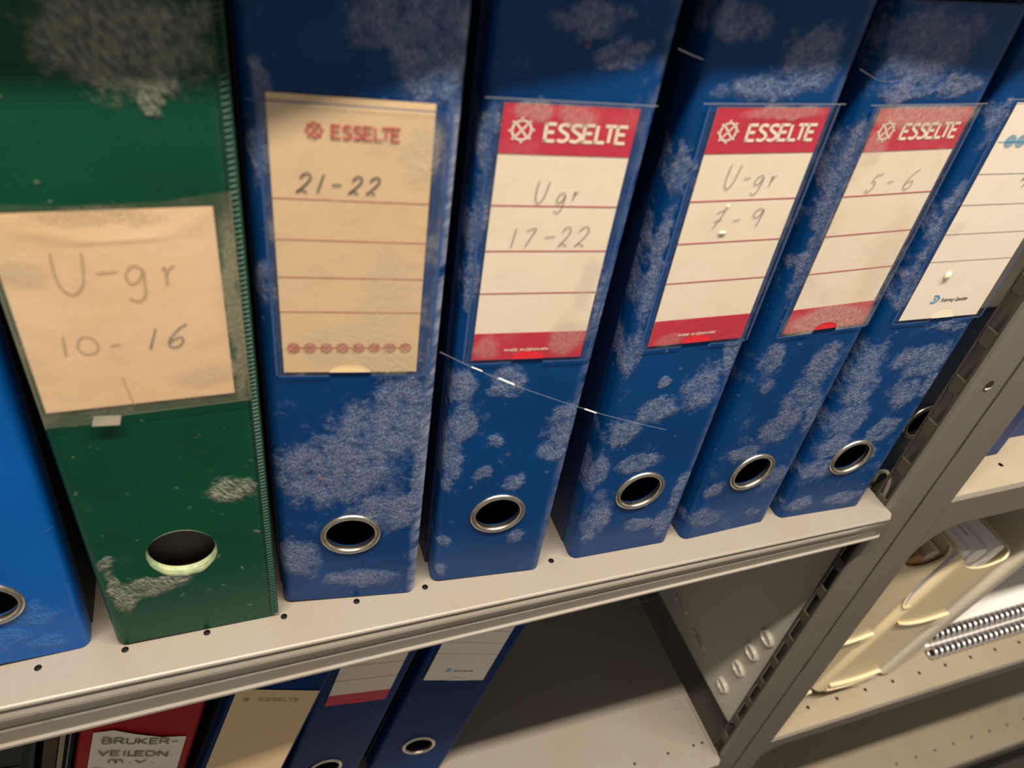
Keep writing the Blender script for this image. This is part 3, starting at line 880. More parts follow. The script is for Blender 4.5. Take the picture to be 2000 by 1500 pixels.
def label_white(F, u0, w, v0, v1, root, hand=True):
    mb = MB()
    mb.rect(u0, v0, u0 + w, v1, F, N1, 0)
    for v in (0.2465, 0.2307, 0.2149, 0.1992):
        mb.ribbon([(u0, v), (u0 + w, v)], 0.00028, F, N2, 1)
    # row of hatched discs
    for k in range(5):
        cu, r = u0 + 0.0078 + k * 0.0064, 0.0031
        for j in range(-5, 6):
            hv = j * r / 5.5
            hw = math.sqrt(max(0.0, r * r - hv * hv))
            mb.ribbon([(cu - hw, 0.2623 + hv), (cu + hw, 0.2623 + hv)], 0.00030, F, N2, 2)
    mb.ribbon([(u0 + 0.001, 0.2620), (u0 + 0.045, 0.2620)], 0.00030, F, N2, 2)
    # round-backed emblem and its name
    e, h = u0 + 0.0150, 0.1733
    mb.ribbon(smooth_path([(e, h + 0.0044), (e + 0.0026, h + 0.0043), (e + 0.0042, h + 0.0022), (e + 0.0026, h + 0.0002), (e, h)], 6), 0.0009, F, N2, 2)
    write_caps(mb, F, 'TG', e + 0.0004, e + 0.0026, h + 0.0013, 0.0018, N2, 2, 0.00035, 0.1)
    mb.ribbon([(e - 0.0002, h + 0.0003), (e - 0.0002, h + 0.0012)], 0.0005, F, N2, 2)
    write_caps(mb, F, 'Tybring Gjedde', u0 + 0.0208, u0 + 0.0386, 0.1737, 0.0020, N2, 3, 0.00036, 0.25)
    c = u0 + 0.0285
    mb.face([F(c + 0.0076 * math.cos(PI * j / 16), v0 + 0.0046 * math.sin(PI * j / 16), N3) for j in range(17)], 4)
    if hand:
        write_hand(mb, F, [('4', 0.0385, 0.2395, 0.0096)], N3, 5, 0.00045, 0.1)
        mb.dome(0.0262, 0.1905, 0.0020, 0.0012, F, N3, 6, 0.0026)
    return mb, c


# 6 blue, white card
root, F = binder(6, 0.2796, -0.0042, -0.47, -2.77, 0.0664, spine_mat[6], cb,
                 'blotched blue binder with a white thin-ruled card and blue discs', GROUP_TOP, hv=0.0535)
mb, c = label_white(F, 0.0105, 0.0522, 0.1628, 0.2797, root)
mb.build('spine_label', [M['label_white'], M['thin_grey'], M['blue_print'], M['black_print'], M['notch_cream'], M['pencil'], M['crumb']], root)
M['film6'] = film('thin_clear_pocket', 36.0, 0.05, (0.62, 0.58, 0.52, 1), 0.01, 0.25, [(15, 220, 5, 6, 0.2)])
pocket(F, 0.0105, 0.1628, 0.0627, 0.2797, c, 0.0076, 0.0046, [M['film6'], M['weld'], M['web_dim']], root)

# 7 slate blue, half hidden behind the post
root, F = binder(7, 0.3560, 0.0150, 0.0, 0.0, 0.0700, spine_mat[7], (M['cover_dark'], M['cover_dark']),
                 'slate blue binder mostly hidden behind the grey post', GROUP_TOP, hv=0.0505)
mb = MB()
P = []
for cx, cy, a0 in ((0.060, 0.250, 0), (0.020, 0.250, 90), (0.020, 0.1545, 180), (0.060, 0.1545, 270)):
    P += [(cx + 0.006 * math.cos(R(a0 + t)), cy + 0.006 * math.sin(R(a0 + t))) for t in (0, 30, 60, 90)]
mb.prism([F(u, v, 0.0012) for u, v in P], (0, 0.001, 0), 0)
mb.ribbon(P, 0.0007, F, 0.0016, 1, closed=True)
mb.build('label_pocket', [M['file_grey'], M['web_dim']], root)

# lower shelf, binders leaning to the right
ZL = -0.391
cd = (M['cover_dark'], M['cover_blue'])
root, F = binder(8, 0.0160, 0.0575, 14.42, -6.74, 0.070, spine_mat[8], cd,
                 'blue binder with a ring, last of the leaning row on the lower shelf', GROUP_LOW, hv=0.0510, z=ZL, rad=0.003)
mb, c = label_white(F, 0.0065, 0.0525, 0.1605, 0.2797, root, False)
mb.build('spine_label', [M['label_white'], M['thin_grey'], M['blue_print'], M['black_print'], M['label_white'], M['pencil'], M['crumb']], root)
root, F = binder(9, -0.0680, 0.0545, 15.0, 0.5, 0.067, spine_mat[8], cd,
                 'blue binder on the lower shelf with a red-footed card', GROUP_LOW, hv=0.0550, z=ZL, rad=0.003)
mb, mats, c = label_red(F, 0.0085, 0.0500, root, False)
mb.build('spine_label', mats, root)
root, F = binder(10, -0.1622, 0.0220, 18.2, -6.0, 0.057, spine_mat[8], cd,
                 'dark blue binder on the lower shelf with a wide tan card', GROUP_LOW, hv=0.0550, z=ZL, rad=0.003)
mb = MB()
mb.rect(0.0020, 0.1450, 0.0545, 0.2850, F, N1, 0)
wheel(mb, F, 0.010, 0.2735, 0.0022, N3, 1, 0.0005)
write_caps(mb, F, 'ESSELTE', 0.0180, 0.0440, 0.2720, 0.0034, N3, 1, 0.0006)
M['tan_faint'] = plain('faint_print', (0.50, 0.33, 0.17, 1), 0.7)
mb.build('spine_label', [M['label_tan'], M['tan_faint']], root)
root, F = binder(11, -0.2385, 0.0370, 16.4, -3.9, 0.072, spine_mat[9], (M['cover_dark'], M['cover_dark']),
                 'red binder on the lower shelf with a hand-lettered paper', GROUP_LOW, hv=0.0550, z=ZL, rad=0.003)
mb = MB()
top = [(0.0085, 0.2415), (0.0200, 0.2446), (0.0340, 0.2385), (0.0500, 0.2325), (0.0655, 0.2308)]
bot = [(0.0085, 0.1500), (0.0200, 0.1490), (0.0340, 0.1485), (0.0500, 0.1480), (0.0655, 0.1475)]
mb.grid([[F(u, v, N1 + 0.001 * math.sin(i * PI / 4)) for i, (u, v) in enumerate(top)], [F(u, v, N1) for u, v in bot]], 0, True)
n = 0.0021
write_caps(mb, F, 'BRUKER-', 0.0150, 0.0610, 0.2292, 0.0070, n, 1, 0.0012, 0.0, True, -0.13)
write_caps(mb, F, 'VEILEDN.', 0.0135, 0.0600, 0.2140, 0.0062, n, 1, 0.0012, 0.0, True, -0.16)
write_caps(mb, F, 'm.v.', 0.0210, 0.0490, 0.2030, 0.0055, n, 1, 0.0012, 0.0, True, -0.14)
write_caps(mb, F, 'Sentral', 0.0110, 0.0560, 0.1895, 0.0062, n, 1, 0.0012, 0.0, True, -0.14)
mb.build('spine_label', [M['label_white'], M['olive_ink']], root)


# ------------------------------------------------------------------ lower left: folders and a picture album
def slab(name, x, y, W, H, D, lean, mat, label, cat, group=None, face=None):
    a = R(lean)
    root = empty(name, (x, y, ZL + W * math.sin(a) + 0.0002), label, cat, group, (0, a, 0))
    mb = MB()
    mb.box((0, 0, 0), (W, D, H))
    return root, mb


root, mb = slab('photo_album', -0.3450, 0.0330, 0.0800, 0.285, 0.22, 16.4, None, 'dark teal album with a picture panel on the lower shelf', 'album')
mb.build('body', plain('dark_teal_cloth', (0.018, 0.026, 0.030, 1), 0.6, mottle=0.4), root)
mb = MB()
F0 = frontF(0.0)
mb.rect(0.010, 0.10, 0.0725, 0.2440, F0, 0.0006, 0)
mb.rect(0.013, 0.10, 0.0685, 0.2370, F0, 0.0009, 1)
M['album_pic'] = paper('tan_picture', (0.42, 0.29, 0.12, 1), (0.10, 0.06, 0.04, 1), 0.7, 6, 40)
mb.build('cover_picture', [plain('dark_frame_print', (0.03, 0.028, 0.032, 1), 0.5), M['album_pic']], root)
mb = MB()
mb.rect(0.074, 0.004, 0.0765, 0.28, F0, 0.0006, 0)
mb.build('spine_groove', plain('groove_black', (0.006, 0.008, 0.009, 1), 0.7), root)

root, mb = slab('cardboard_folder', -0.2632, 0.0340, 0.0078, 0.275, 0.22, 16.4, None, 'thin brown cardboard folder beside the dark album', 'folder')
mb.build('folder_body', plain('brown_board', (0.075, 0.052, 0.025, 1), 0.7, mottle=0.4), root)
root, mb = slab('paper_folder', -0.2548, 0.0330, 0.0030, 0.285, 0.22, 16.4, None, 'thin cream paper folder between brown and black folders', 'folder')
mb.build('folder_body', plain('cream_board', (0.30, 0.24, 0.15, 1), 0.7), root)
root, mb = slab('plastic_folder', -0.2514, 0.0360, 0.0052, 0.285, 0.22, 16.4, None, 'thin black folder with a pale blue edge beside the red binder', 'folder')
mb.build('folder_body', M['black_and_shade'], root)
mb = MB()
mb.box((0.0022, -0.0012, 0.0), (0.0032, 0.0, 0.285))
mb.build('edge_strip', plain('pale_blue_edge', (0.11, 0.16, 0.18, 1), 0.4), root)


# ------------------------------------------------------------------ shelving
def holed_strip(mb, x0, x1, y, h, z, holes, r, mat=0, dark=1):
    """strip of sheet between y-h and y+h with punched round holes"""
    xs = sorted(p for p in holes if x0 + h < p < x1 - h)
    cur = x0
    K = 24
    for p in xs:
        if p - h > cur + 1e-5:
            mb.face([(cur, y - h, z), (p - h, y - h, z), (p - h, y + h, z), (cur, y + h, z)], mat)
        sq, ci, lo = [], [], []
        for k in range(K):
            a = 2 * PI * k / K
            q = h / max(abs(math.cos(a)), abs(math.sin(a)))
            sq.append((p + q * math.cos(a), y + q * math.sin(a), z))
            ci.append((p + r * math.cos(a), y + r * math.sin(a), z))
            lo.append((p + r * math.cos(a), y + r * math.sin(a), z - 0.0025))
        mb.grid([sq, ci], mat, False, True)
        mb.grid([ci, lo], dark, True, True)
        mb.face(lo, dark)  # black wall and floor stand in for the shade inside the hole
        cur = p + h
    if x1 > cur:
        mb.face([(cur, y - h, z), (x1, y - h, z), (x1, y + h, z), (cur, y + h, z)], mat)


# front roll of the beige shelves: (outward mm, fraction of the lip height)
LIP = [(-1.5, 0.0), (-0.45, 0.010), (0.0, 0.035), (0.0, 0.06), (-1.2, 0.085), (-1.5, 0.11), (0.3, 0.225), (0.6, 0.275), (0.35, 0.35), (-0.3, 0.48), (-1.1, 0.51), (-1.1, 0.56), (-0.7, 0.605),
       (-1.0, 0.92), (0.35, 0.95), (0.45, 1.0), (-0.8, 1.045), (-2.2, 1.08), (-7.0, 1.10)]
FLAT = {4: 0, 5: 0, 6: 0, 7: 0.0, 8: 0, 9: -0.2, 10: -0.3, 11: -0.3, 12: -0.4}


def beige_shelf(root, z, x0, x1, hx, drop=None, notch=None, skew=True, hy=-0.0002, name='shelf_board', h=0.0075, hr=0.00175):
    mb = MB()

    def fy(x):
        return (-0.0197 - 0.0087 * x) if skew else -0.0215

    def zb(x):
        if drop:
            return -drop
        return -0.0313 + 0.030 * x
    xn = notch if notch else x1
    # lip, with the embossed beads dying out near the right end
    xs = [x0, -0.2, 0.0, 0.2, xn - 0.032, xn - 0.024, xn - 0.004, xn]
    rows = []
    SUB = 4
    for x in xs:
        fade = 1.0 if x <= xn - 0.031 else 0.0
        end = 0.0035 if x == xn else 0.0
        row = []
        for i, (o, t) in enumerate(LIP):
            oo = o if (i not in FLAT or fade) else FLAT[i]
            row.append(Vector((x, fy(x) - oo / 1000 + end, z + zb(x) * t)))
        dense = []
        for i in range(len(row) - 1):
            dense += [row[i].lerp(row[i + 1], q) for q in (0, 0.08, 0.5, 0.92)]
        rows.append(dense + [row[-1]])
    mb.grid(rows, 0, True)
    mb.face([rows[-1][i * SUB] for i in (0, 3, 9, 13, 15, 17)], 0)
    # top sheet
    for a in range(len(xs) - 1):
        p, q = xs[a], xs[a + 1]
        mb.face([(p, fy(p) + 0.0015 + (0.0035 if p == xn else 0), z), (q, fy(q) + 0.0015 + (0.0035 if q == xn else 0), z), (q, hy - h, z), (p, hy - h, z)], 0)
    holed_strip(mb, x0, xn, hy, h, z, hx, hr, 0, 1)
    mb.face([(x0, hy + h, z), (xn, hy + h, z), (xn, 0.018, z), (x0, 0.018, z)], 0)
    mb.face([(x0, 0.018, z), (x1, 0.018, z), (x1, 0.30, z), (x0, 0.30, z)], 0)
    # underside and end flange
    mb.face([(x0, -0.012, z - 0.0027), (xn, -0.012, z - 0.0027), (xn, 0.018, z - 0.0027), (x0, 0.018, z - 0.0027)], 0)
    mb.face([(x0, 0.018, z - 0.0027), (x1, 0.018, z - 0.0027), (x1, 0.30, z - 0.0027), (x0, 0.30, z - 0.0027)], 0)
    mb.face([(xn, -0.012, z), (xn, 0.018, z), (xn, 0.018, z - 0.02), (xn, -0.012, z - 0.02)], 0)
    mb.face([(xn, 0.018, z), (x1, 0.018, z), (x1, 0.018, z - 0.0027), (xn, 0.018, z - 0.0027)], 0)
    mb.face([(x1, 0.018, z), (x1, 0.30, z), (x1, 0.30, z - 0.0027), (x1, 0.018, z - 0.0027)], 0)
    return mb.build(name, [M['shelf'], M['black_and_shade']], root)


rack = empty('steel_shelving_unit', (0, 0, 0), 'beige grey steel shelving unit that carries the row of binders', 'shelf')
hx = [-0.15444 + k * 0.038936 for k in range(-14, 13)]
hx = [p for p in hx if abs(p - (-0.15444 + 6 * 0.038936)) > 0.001]
beige_shelf(rack, 0.0, -0.80, 0.402, [p for p in hx if p < 0.13], notch=0.3640)
beige_shelf(rack, ZL, -0.80, 0.3620, [0.2737, 0.3119, 0.3418, 0.3521] + [0.2737 - 0.0389 * k for k in range(1, 20)], drop=0.034, skew=False, hy=0.0030, h=0.005, hr=0.0014)
beige_shelf(rack, 0.391, -0.80, 0.362, [], drop=0.042)
mb = MB()
mb.tube([(0.3606, -0.012, ZL + 0.0006), (0.3606, 0.285, ZL + 0.0006)], 0.0016, 0, 8)
mb.build('shelf_edge_bead', M['shelf'], rack)
# front post of the unit, an angle with a slotted inner flange
mb = MB()
x0, x1, yf = 0.3636, 0.3911, -0.0165
zt, zbm = 0.95, -1.165
prof = [(x0, -0.0128), (x0 + 0.0004, -0.0146), (x0 + 0.0014, yf + 0.0003), (x0 + 0.0028, yf), (x1 - 0.0012, yf), (x1, yf + 0.0012), (x1, 0.012)]
mb.grid([[(x, y, z) for x, y in prof] for z in (zbm, -0.5, 0, 0.5, zt)], 0, False)
# ladder flange
pit = 0.0362
z = 0.1436 - pit * 30
mb.box((x0, -0.0128, zbm), (x0 + 0.0015, -0.0112, zt), 2)
mb.box((x0, -0.0034, zbm), (x0 + 0.0015, -0.0020, zt), 2)
while z < zt - 0.02:
    if z > zbm:
        mb.box((x0, -0.0114, z - 0.0055), (x0 + 0.0015, -0.0030, z + 0.0055), 2)
    z += pit
M['flange'] = painted('dark_brown_flange', (0.07, 0.06, 0.048, 1), (0.05, 0.04, 0.03, 1), 0.6, 6.0)  # flange in a darker brown than the post
mb.build('upright_post', [M['post'], M['black_and_shade'], M['flange']], rack)
mb = MB()
mb.grid([[(x1 - 0.0004 + 0.0003 * math.sin(k * 1.7), yf - 0.0002, -1.16 + 0.02 * k), (x1 + 0.0011 + 0.0003 * math.sin(k * 2.3), yf - 0.0002, -1.16 + 0.02 * k)] for k in range(105)], 0, False)
mb.build('post_seam', M['post_seam'], rack)
# bolt hole with its shade painted black and a painted lit lower rim
mb = MB()
hc = (0.3768, 0.1132)
K = 24
mb.face([(hc[0] + 0.0031 * math.cos(2 * PI * k / K), yf - 0.0003, hc[1] + 0.0037 * math.sin(2 * PI * k / K)) for k in range(K)], 1)
mb.face([(hc[0] + 0.0029 * math.cos(PI + PI * k / 12), yf - 0.0006, hc[1] - 0.0002 + 0.0034 * math.sin(PI + PI * k / 12)) for k in range(13)] +
        [(hc[0] + 0.0026 * math.cos(PI - PI * k / 12) * -1 * -1, yf - 0.0006, hc[1] - 0.0012 - 0.0004 * math.sin(PI * k / 12)) for k in range(12, -1, -1)], 0)
mb.build('bolt_hole', [M['cream_print_and_lit_rim'], M['black_and_shade']], rack)
# clip holding the shelf corner
mb = MB()
P = [(0.3648, 0.006, -0.010), (0.3648, 0.006, 0.012), (0.3652, 0.004, 0.018), (0.3660, 0.0, 0.020), (0.3664, -0.004, 0.014), (0.3664, -0.006, 0.0), (0.3660, -0.007, -0.012)]
mb.tube(smooth_path(P, 4), 0.0016, 0, 8)
mb.build('shelf_clip', M['post'], rack)
# side sheet of the lower bay with pressed louvres
mb = MB()
px, pz0, pz1 = 0.3785, -0.3690, -0.030
rr = 0.007
edge = [(0.0040 + rr - rr * math.cos(R(a)), pz0 + rr - rr * math.sin(R(a))) for a in (0, 22, 45, 67, 90)]
poly = [(0.0040, pz1)] + edge + [(0.29, pz0), (0.29, pz1)]
mb.prism([(px, y, z) for y, z in poly], (0.0013, 0, 0), 0)


def collar(y, z, ry, rz, rot, h=0.0032):
    """punched oval with a turned-out rim"""
    ca, sa = math.cos(rot), math.sin(rot)
    rows = []
    for sc, hh in ((1.18, 0.0), (1.10, h * 0.7), (1.0, h), (0.90, h * 0.9), (0.84, h * 0.4), (0.82, 0.0003)):
        row = []
        for k in range(22):
            q = 2 * PI * k / 22
            b, c = ry * sc * math.cos(q), rz * sc * math.sin(q)
            row.append((px - hh, y + b * ca - c * sa, z + b * sa + c * ca))
        rows.append(row)
    mb.grid(rows, 0, True, True)


for (y, z) in ((0.0335, -0.3395), (0.0280, -0.2960), (0.0250, -0.2610), (0.0190, -0.2260)):
    collar(y, z, 0.0080, 0.0054, 0.1, 0.0042)
for (y, z) in ((0.086, -0.338), (0.128, -0.335)):
    collar(y, z, 0.0110, 0.0030, 0.0, 0.0025)
mb.build('side_panel', M['panel'], rack)
mb = MB()
mb.box((0.3625, 0.185, -0.43), (0.376, 0.205, -0.03))
mb.box((0.3625, 0.302, -1.165), (0.392, 0.33, 0.9))
mb.build('rear_post', M['post'], rack)

# right-hand unit: post and lips pressed from one sheet
rack2 = empty('steel_shelving_unit', (0, 0, 0), 'grey framed steel shelving unit right of the post with magazine files', 'shelf')
mb = MB()
xa, xb = 0.3925, 0.4247
prof = [(xa, 0.012), (xa, yf + 0.001), (xa + 0.001, yf), (xb - 0.0008, yf), (xb, yf + 0.0008), (xb, yf + 0.010)]
mb.grid([[(x, y, z) for x, y in prof] for z in (zbm, -0.5, 0, 0.5, zt)], 0, False)
mb.build('upright_post', M['post'], rack2)
lips = [(-0.0068, 0.0315, -0.005), (-0.391, 0.0175, -0.391), (-0.782, 0.026, -0.782)]
for zl, hgt, zs in lips:
    mb = MB()
    # lip with a rounded lower corner running into the post
    pts_top = [(xb - 0.001, zl), (1.6, zl)]
    fil = []
    rf = 0.036 if zl > -0.1 else 0.022
    for k in range(9):
        a = R(90 * k / 8)
        fil.append((xb - 0.001 + rf - rf * math.cos(a), zl - hgt - rf + rf * math.sin(a)))
    poly = [(xb - 0.001, zl)] + fil + [(1.6, zl - hgt), (1.6, zl)]
    mb.face([(x, yf, z) for x, z in poly], 0)
    mb.grid([[(x, yf, z) for x, z in fil + [(1.6, zl - hgt)]], [(x, yf + 0.006, z) for x, z in fil + [(1.6, zl - hgt)]]], 0, True)
    mb.grid([[(xb, yf, zl), (1.6, yf, zl)], [(xb, yf + 0.0006, zl + 0.0006), (1.6, yf + 0.0006, zl + 0.0006)], [(xb, yf + 0.003, zs), (1.6, yf + 0.003, zs)]], 0, True)
    mb.build('shelf_lip', M['post'], rack2)
    mb = MB()
    base = {0: [0.4935 + 0.0393 * k for k in range(0, 25)], 1: [0.4480 + 0.0393 * k for k in range(0, 28)], 2: [0.4478 + 0.0393 * k for k in range(0, 28)]}
    i = [q[0] for q in lips].index(zl)
    hy, h = (0.0050, 0.0055, 0.0150)[i], 0.008
    mb.face([(xb - 0.02, yf + 0.003, zs), (1.6, yf + 0.003, zs), (1.6, hy - h, zs), (xb - 0.02, hy - h, zs)], 0)
    holed_strip(mb, xb - 0.02, 1.6, hy, h, zs, base[i], 0.0020, 0, 1)
    mb.face([(xb - 0.02, hy + h, zs), (1.6, hy + h, zs), (1.6, 0.31, zs), (xb - 0.02, 0.31, zs)], 0)
    mb.face([(xb - 0.02, yf + 0.003, zs - 0.0027), (1.6, yf + 0.003, zs - 0.0027), (1.6, 0.31, zs - 0.0027), (xb - 0.02, 0.31, zs - 0.0027)], 0)
    mb.build('shelf_board', [M['cream_shelf'], M['black_and_shade']], rack2)
mb = MB()
mb.box((0.3955, -0.002, -1.165), (0.3970, 0.31, -0.0075))
mb.build('side_panel', M['post'], rack2)

# ------------------------------------------------------------------ right unit contents
for (x, y, W, lab) in ((0.4290, 0.0150, 0.0745, 'plain blue binder standing on the shelf just right of the post'),
                       (0.5140, 0.0277, 0.0745, 'plain blue binder set back on the right-hand shelf')):
    binder(20, x, y, 0, 0, W, spine_mat[10], cb, lab, 'binders on the right-hand shelf', z=-0.005, ring=False, hole_r=0, black_and_shade=None)


def magazine_file(x, y, z, W, lean, front_h, back_h, D, mat, label, lips=True, dip=0.022, group='plastic magazine files'):
    a = R(lean)
    root = empty('magazine_file', (x, y, z + W * math.sin(a) + 0.0004), label, 'file', group, (0, a, 0))
    t = 0.0022
    r = 0.011

    def plan(off):
        q = [(off, D)]
        q += [(off, D * 0.55), (off, D * 0.25), (off, r + 0.002)]
        for k in range(7):
            b = R(90 * k / 6)
            q.append((r - (r - off) * math.cos(b), r - (r - off) * math.sin(b)))
        for k in range(1, 8):
            q.append((r + (W - 2 * r) * k / 8, off))
        for k in range(7):
            b = R(90 - 90 * k / 6)
            q.append((W - r + (r - off) * math.cos(b), r - (r - off) * math.sin(b)))
        q += [(W - off, r + 0.002), (W - off, D * 0.25), (W - off, D * 0.55), (W - off, D)]
        return q
    P, Q = plan(0.0), plan(t)

    def top(u, d):
        if d < r + 0.001:
            s = (u - W / 2) / (W / 2)
            return front_h - dip * (1 - abs(s) ** 2.2)
        s = min(1, (d - r) / (D * 0.6))
        return front_h + (back_h - front_h) * s
    mb = MB()
    outer_b = [(u, d, 0) for u, d in P]
    outer_t = [(u, d, top(u, d)) for u, d in P]
    inner_t = [(u, d, top(pu, pd)) for (u, d), (pu, pd) in zip(Q, P)]
    inner_b = [(u, d, 0.003) for u, d in Q]
    mb.grid([outer_b, outer_t], 0, True)
    mb.grid([outer_t, inner_t], 0, False)
    mb.grid([inner_t, inner_b], 0, True)
    mb.face([(u, d, 0.0) for u, d in P], 0)
    mb.face([(u, d, 0.003) for u, d in Q], 0)
    mb.build('body', M[mat], root)
    if lips:
        mb = MB()
        n = 12
        for (va, vb, sag, ua, ub) in ((0.126, 0.138, 0.007, 0.010, W - 0.006),):
            prof = [(0.0, -0.0020), (-0.0028, 0.0), (-0.0032, 0.0012), (-0.0018, 0.0020), (0.0, 0.0016)]
            rows = []
            for k in range(n + 1):
                s = k / n
                u = ua + (ub - ua) * s
                v = va + (vb - va) * s - sag * 4 * s * (1 - s)
                rows.append([(u, d, v + dz) for d, dz in prof])
            mb.grid(rows, 0, True)
        mb.build('label_lip', M[mat], root)
        mb = MB()
        for (va, vb, sag, ua, ub) in ((0.013, 0.033, 0.004, 0.012, W - 0.010), (0.005, 0.026, 0.004, 0.013, W - 0.016)):
            prof = [(0.0, -0.0022), (-0.0034, 0.0), (-0.0038, 0.0012), (-0.0020, 0.0022), (0.0, 0.0018)]
            rows = []
            for k in range(n + 1):
                s = k / n
                u = ua + (ub - ua) * s
                v = va + (vb - va) * s - sag * 4 * s * (1 - s)
                rows.append([(u, d, v + dz) for d, dz in prof])
            mb.grid(rows, 0, True)
        mb.build('foot_lip', M[mat], root)
    return root


ZR = -0.391
fa = magazine_file(0.4040, 0.0100, ZR, 0.0765, 14.0, 0.262, 0.268, 0.24, 'file', 'cream magazine file beside the post holding brown booklets', dip=0.020)
fb = magazine_file(0.4860, 0.0100, ZR, 0.0870, 17.0, 0.232, 0.236, 0.24, 'file', 'cream magazine file stuffed with white booklets')
fc = magazine_file(0.5850, 0.0130, ZR, 0.0300, 21.0, 0.26, 0.275, 0.24, 'file_grey', 'narrow greyish file leaning beside the spiral-bound documents', False, 0.0)


def booklet(owner, u, w, d0, d1, h, mat, label, group, v0=0.0035, text=False, drop=0.0):
    a = owner.rotation_euler.y
    base = owner.location + Vector((u * math.cos(a) + v0 * math.sin(a), d0, -u * math.sin(a) + v0 * math.cos(a)))
    root = empty('booklet', base, label, 'booklet', group, (0, a, 0))
    mb = MB()
    r = w / 2
    prof = [(0, 0)] + [(0, h - r)] + [(r - r * math.cos(R(t)), h - r + r * math.sin(R(t))) for t in (20, 45, 70, 90, 110, 135, 160)] + [(w, h - r), (w, 0)]
    L = d1 - d0
    mb.grid([[(p, 0, q) for p, q in prof], [(p, L, q - drop) for p, q in prof]], 0, True)
    mb.face([(p, 0, q) for p, q in prof], 0)
    mb.face([(p, L, q - drop) for p, q in reversed(prof)], 0)
    if text:
        def FT(uu, vv, n):
            return (r + vv, uu, h + n)
        write_caps(mb, FT, 'BEA', 0.018, 0.038, -0.0015, 0.003, 0.0004, 1, 0.0006)
    mb.build('pages', [M[mat], M['print_small']], root)
    return root


# lilac strip and rim added to stand for the gap between the files
M['lilac'] = plain('lilac_gap_tone', (0.36, 0.34, 0.40, 1), 0.25)
mb = MB()
cs = [(0.011 - 0.0114 * math.cos(R(t)), 0.011 - 0.0114 * math.sin(R(t))) for t in (18, 32, 46, 58)]
mb.grid([[(u, d, 0.150) for u, d in cs[1:3]], [(u, d, 0.165) for u, d in cs[0:3]][0:2], [(u, d, 0.2285) for u, d in cs[0:2]]], 0, True)
rim = [(cs[0][0] - 0.0006, cs[0][1], 0.166), (cs[1][0] - 0.0006, cs[1][1], 0.152), (cs[2][0], cs[2][1] - 0.0006, 0.147), (cs[3][0], cs[3][1] - 0.0006, 0.152)]
mb.tube(smooth_path(rim, 5), 0.0012, 1, 8)
mb.build('file_gap_strip', [M['lilac'], M['file']], fb)
gw = 'white booklets in the magazine file'
names = ['leftmost', 'second', 'third', 'fourth', 'fifth']
hts = [0.226, 0.224, 0.228, 0.226, 0.234]
us = [0.0045, 0.0170, 0.0290, 0.0410, 0.0560]
ws = [0.0118, 0.0112, 0.0112, 0.0125, 0.0150]
labs = ['white booklet standing nearest the left wall of its file', 'white booklet in the file, second from its left wall', 'white booklet in the file with small print on its fold',
        'white booklet in the file next to the wide rightmost one', 'widest white booklet, at the right wall of its file']
for k in range(5):
    booklet(fb, us[k], ws[k], 0.006 + 0.002 * (k % 2), 0.225, hts[k], 'white_paper', labs[k], gw, text=(k == 2))
booklet(fa, 0.024, 0.022, 0.005, 0.225, 0.250, 'brown_paper', 'orange brown booklet in the file beside the post', 'booklets beside the post')
booklet(fa, 0.0475, 0.013, 0.006, 0.225, 0.254, 'pink_paper', 'pinkish booklet in the middle of the file beside the post', 'booklets beside the post')
booklet(fa, 0.0620, 0.010, 0.008, 0.225, 0.250, 'label_cream', 'cream booklet at the right wall of the file beside the post', 'booklets beside the post')


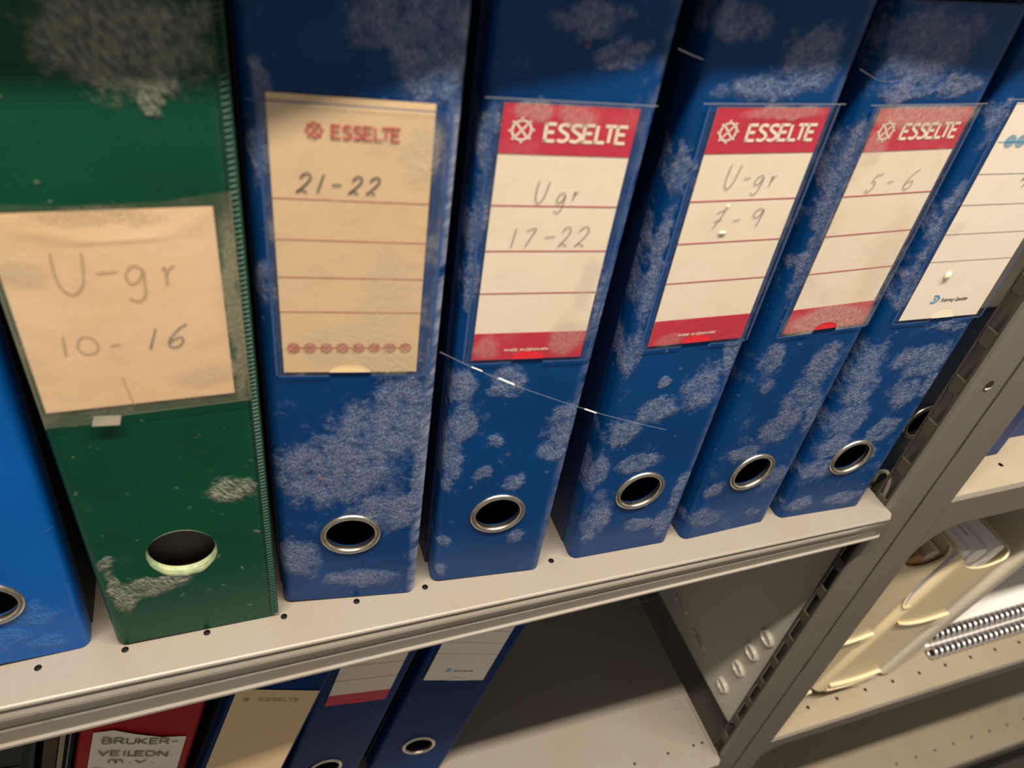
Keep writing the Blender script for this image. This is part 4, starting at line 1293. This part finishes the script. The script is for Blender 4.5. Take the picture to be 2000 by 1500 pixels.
def spiral_doc(x, y, z, L, label, th=0.0095):
    root = empty('spiral_document', (x, y, z), label, 'document', 'spiral-bound documents', (0, 0, 0))
    mb = MB()
    mb.box((0, 0.007, 0.0003), (L, 0.22, th))
    mb.build('pages', M['white_paper'], root)
    mb = MB()
    n = int(L / 0.0086)
    for k in range(n):
        cx = 0.004 + k * 0.0086
        pts = [(cx + 0.0012 * math.sin(2 * PI * j / 14), 0.0056 * math.cos(2 * PI * j / 14), 0.0081 + 0.0054 * math.sin(2 * PI * j / 14)) for j in range(15)]
        mb.tube(pts, 0.0020, 0, 8)
    mb.tube([(0.004, 0, 0.0081), (L - 0.004, 0, 0.0081)], 0.0050, 1, 10)
    mb.build('wire_binding', [M['wire'], M['black_and_shade']], root)
    return root


spiral_doc(0.668, 0.0200, ZR, 0.30, 'spiral-bound document lying directly on the right shelf')
spiral_doc(0.672, 0.0330, ZR + 0.0142, 0.30, 'spiral-bound document on top of the other document')


# ------------------------------------------------------------------ cobweb threads
def thread(pts, label, thick=(), r=0.00009):
    mb = MB()
    mb.tube(smooth_path(pts, 6), r, 1, 5)
    for a, b, rr in thick:
        mb.tube([a, b], rr, 0, 6)
    o = mb.build('cobweb_thread', [M['web'], M['web_dim']])
    return tag(o, label, 'cobweb', 'cobweb threads')


thread([(0.0370, -0.0065, 0.1775), (0.0514, -0.0078, 0.1682), (0.0716, -0.0085, 0.1555), (0.1112, -0.0075, 0.1329), (0.1397, -0.0065, 0.1183), (0.1640, -0.0060, 0.1071)],
       'broken pale thread slanting across the Ugr and U-gr binders',
       [((0.0510, -0.0078, 0.1684), (0.0560, -0.0080, 0.1655), 0.00025), ((0.0640, -0.0083, 0.1604), (0.0716, -0.0085, 0.1557), 0.00045), ((0.1112, -0.0075, 0.1329), (0.1180, -0.0074, 0.1290), 0.00035)])
thread([(0.1915, -0.0100, 0.2947), (0.2000, -0.0100, 0.2915), (0.2077, -0.0095, 0.2900), (0.2200, -0.0090, 0.2912)], label='thin thread at the top left of the dust-streaked binder', r=0.00006)
thread([(0.1128, -0.0080, 0.3002), (0.1170, -0.0085, 0.2988), (0.1235, -0.0080, 0.2968)], 'short thin thread beside the top of the U-gr binder', r=0.00006)
thread([(0.2100, 0.030, -0.130), (0.2700, 0.020, -0.1080), (0.3300, 0.010, -0.0900), (0.3625, -0.010, -0.0750)], 'thin thread hanging below the shelf near the post')

# ------------------------------------------------------------------ the room behind
mb = MB()
mb.box((-2.5, 0.95, -1.17), (3.0, 1.0, 1.5))
tag(mb.build('wall_back', M['wall']), kind='structure')
mb = MB()
mb.box((-2.5, -1.5, -1.22), (3.0, 1.0, -1.17))
tag(mb.build('floor', M['floor']), kind='structure')
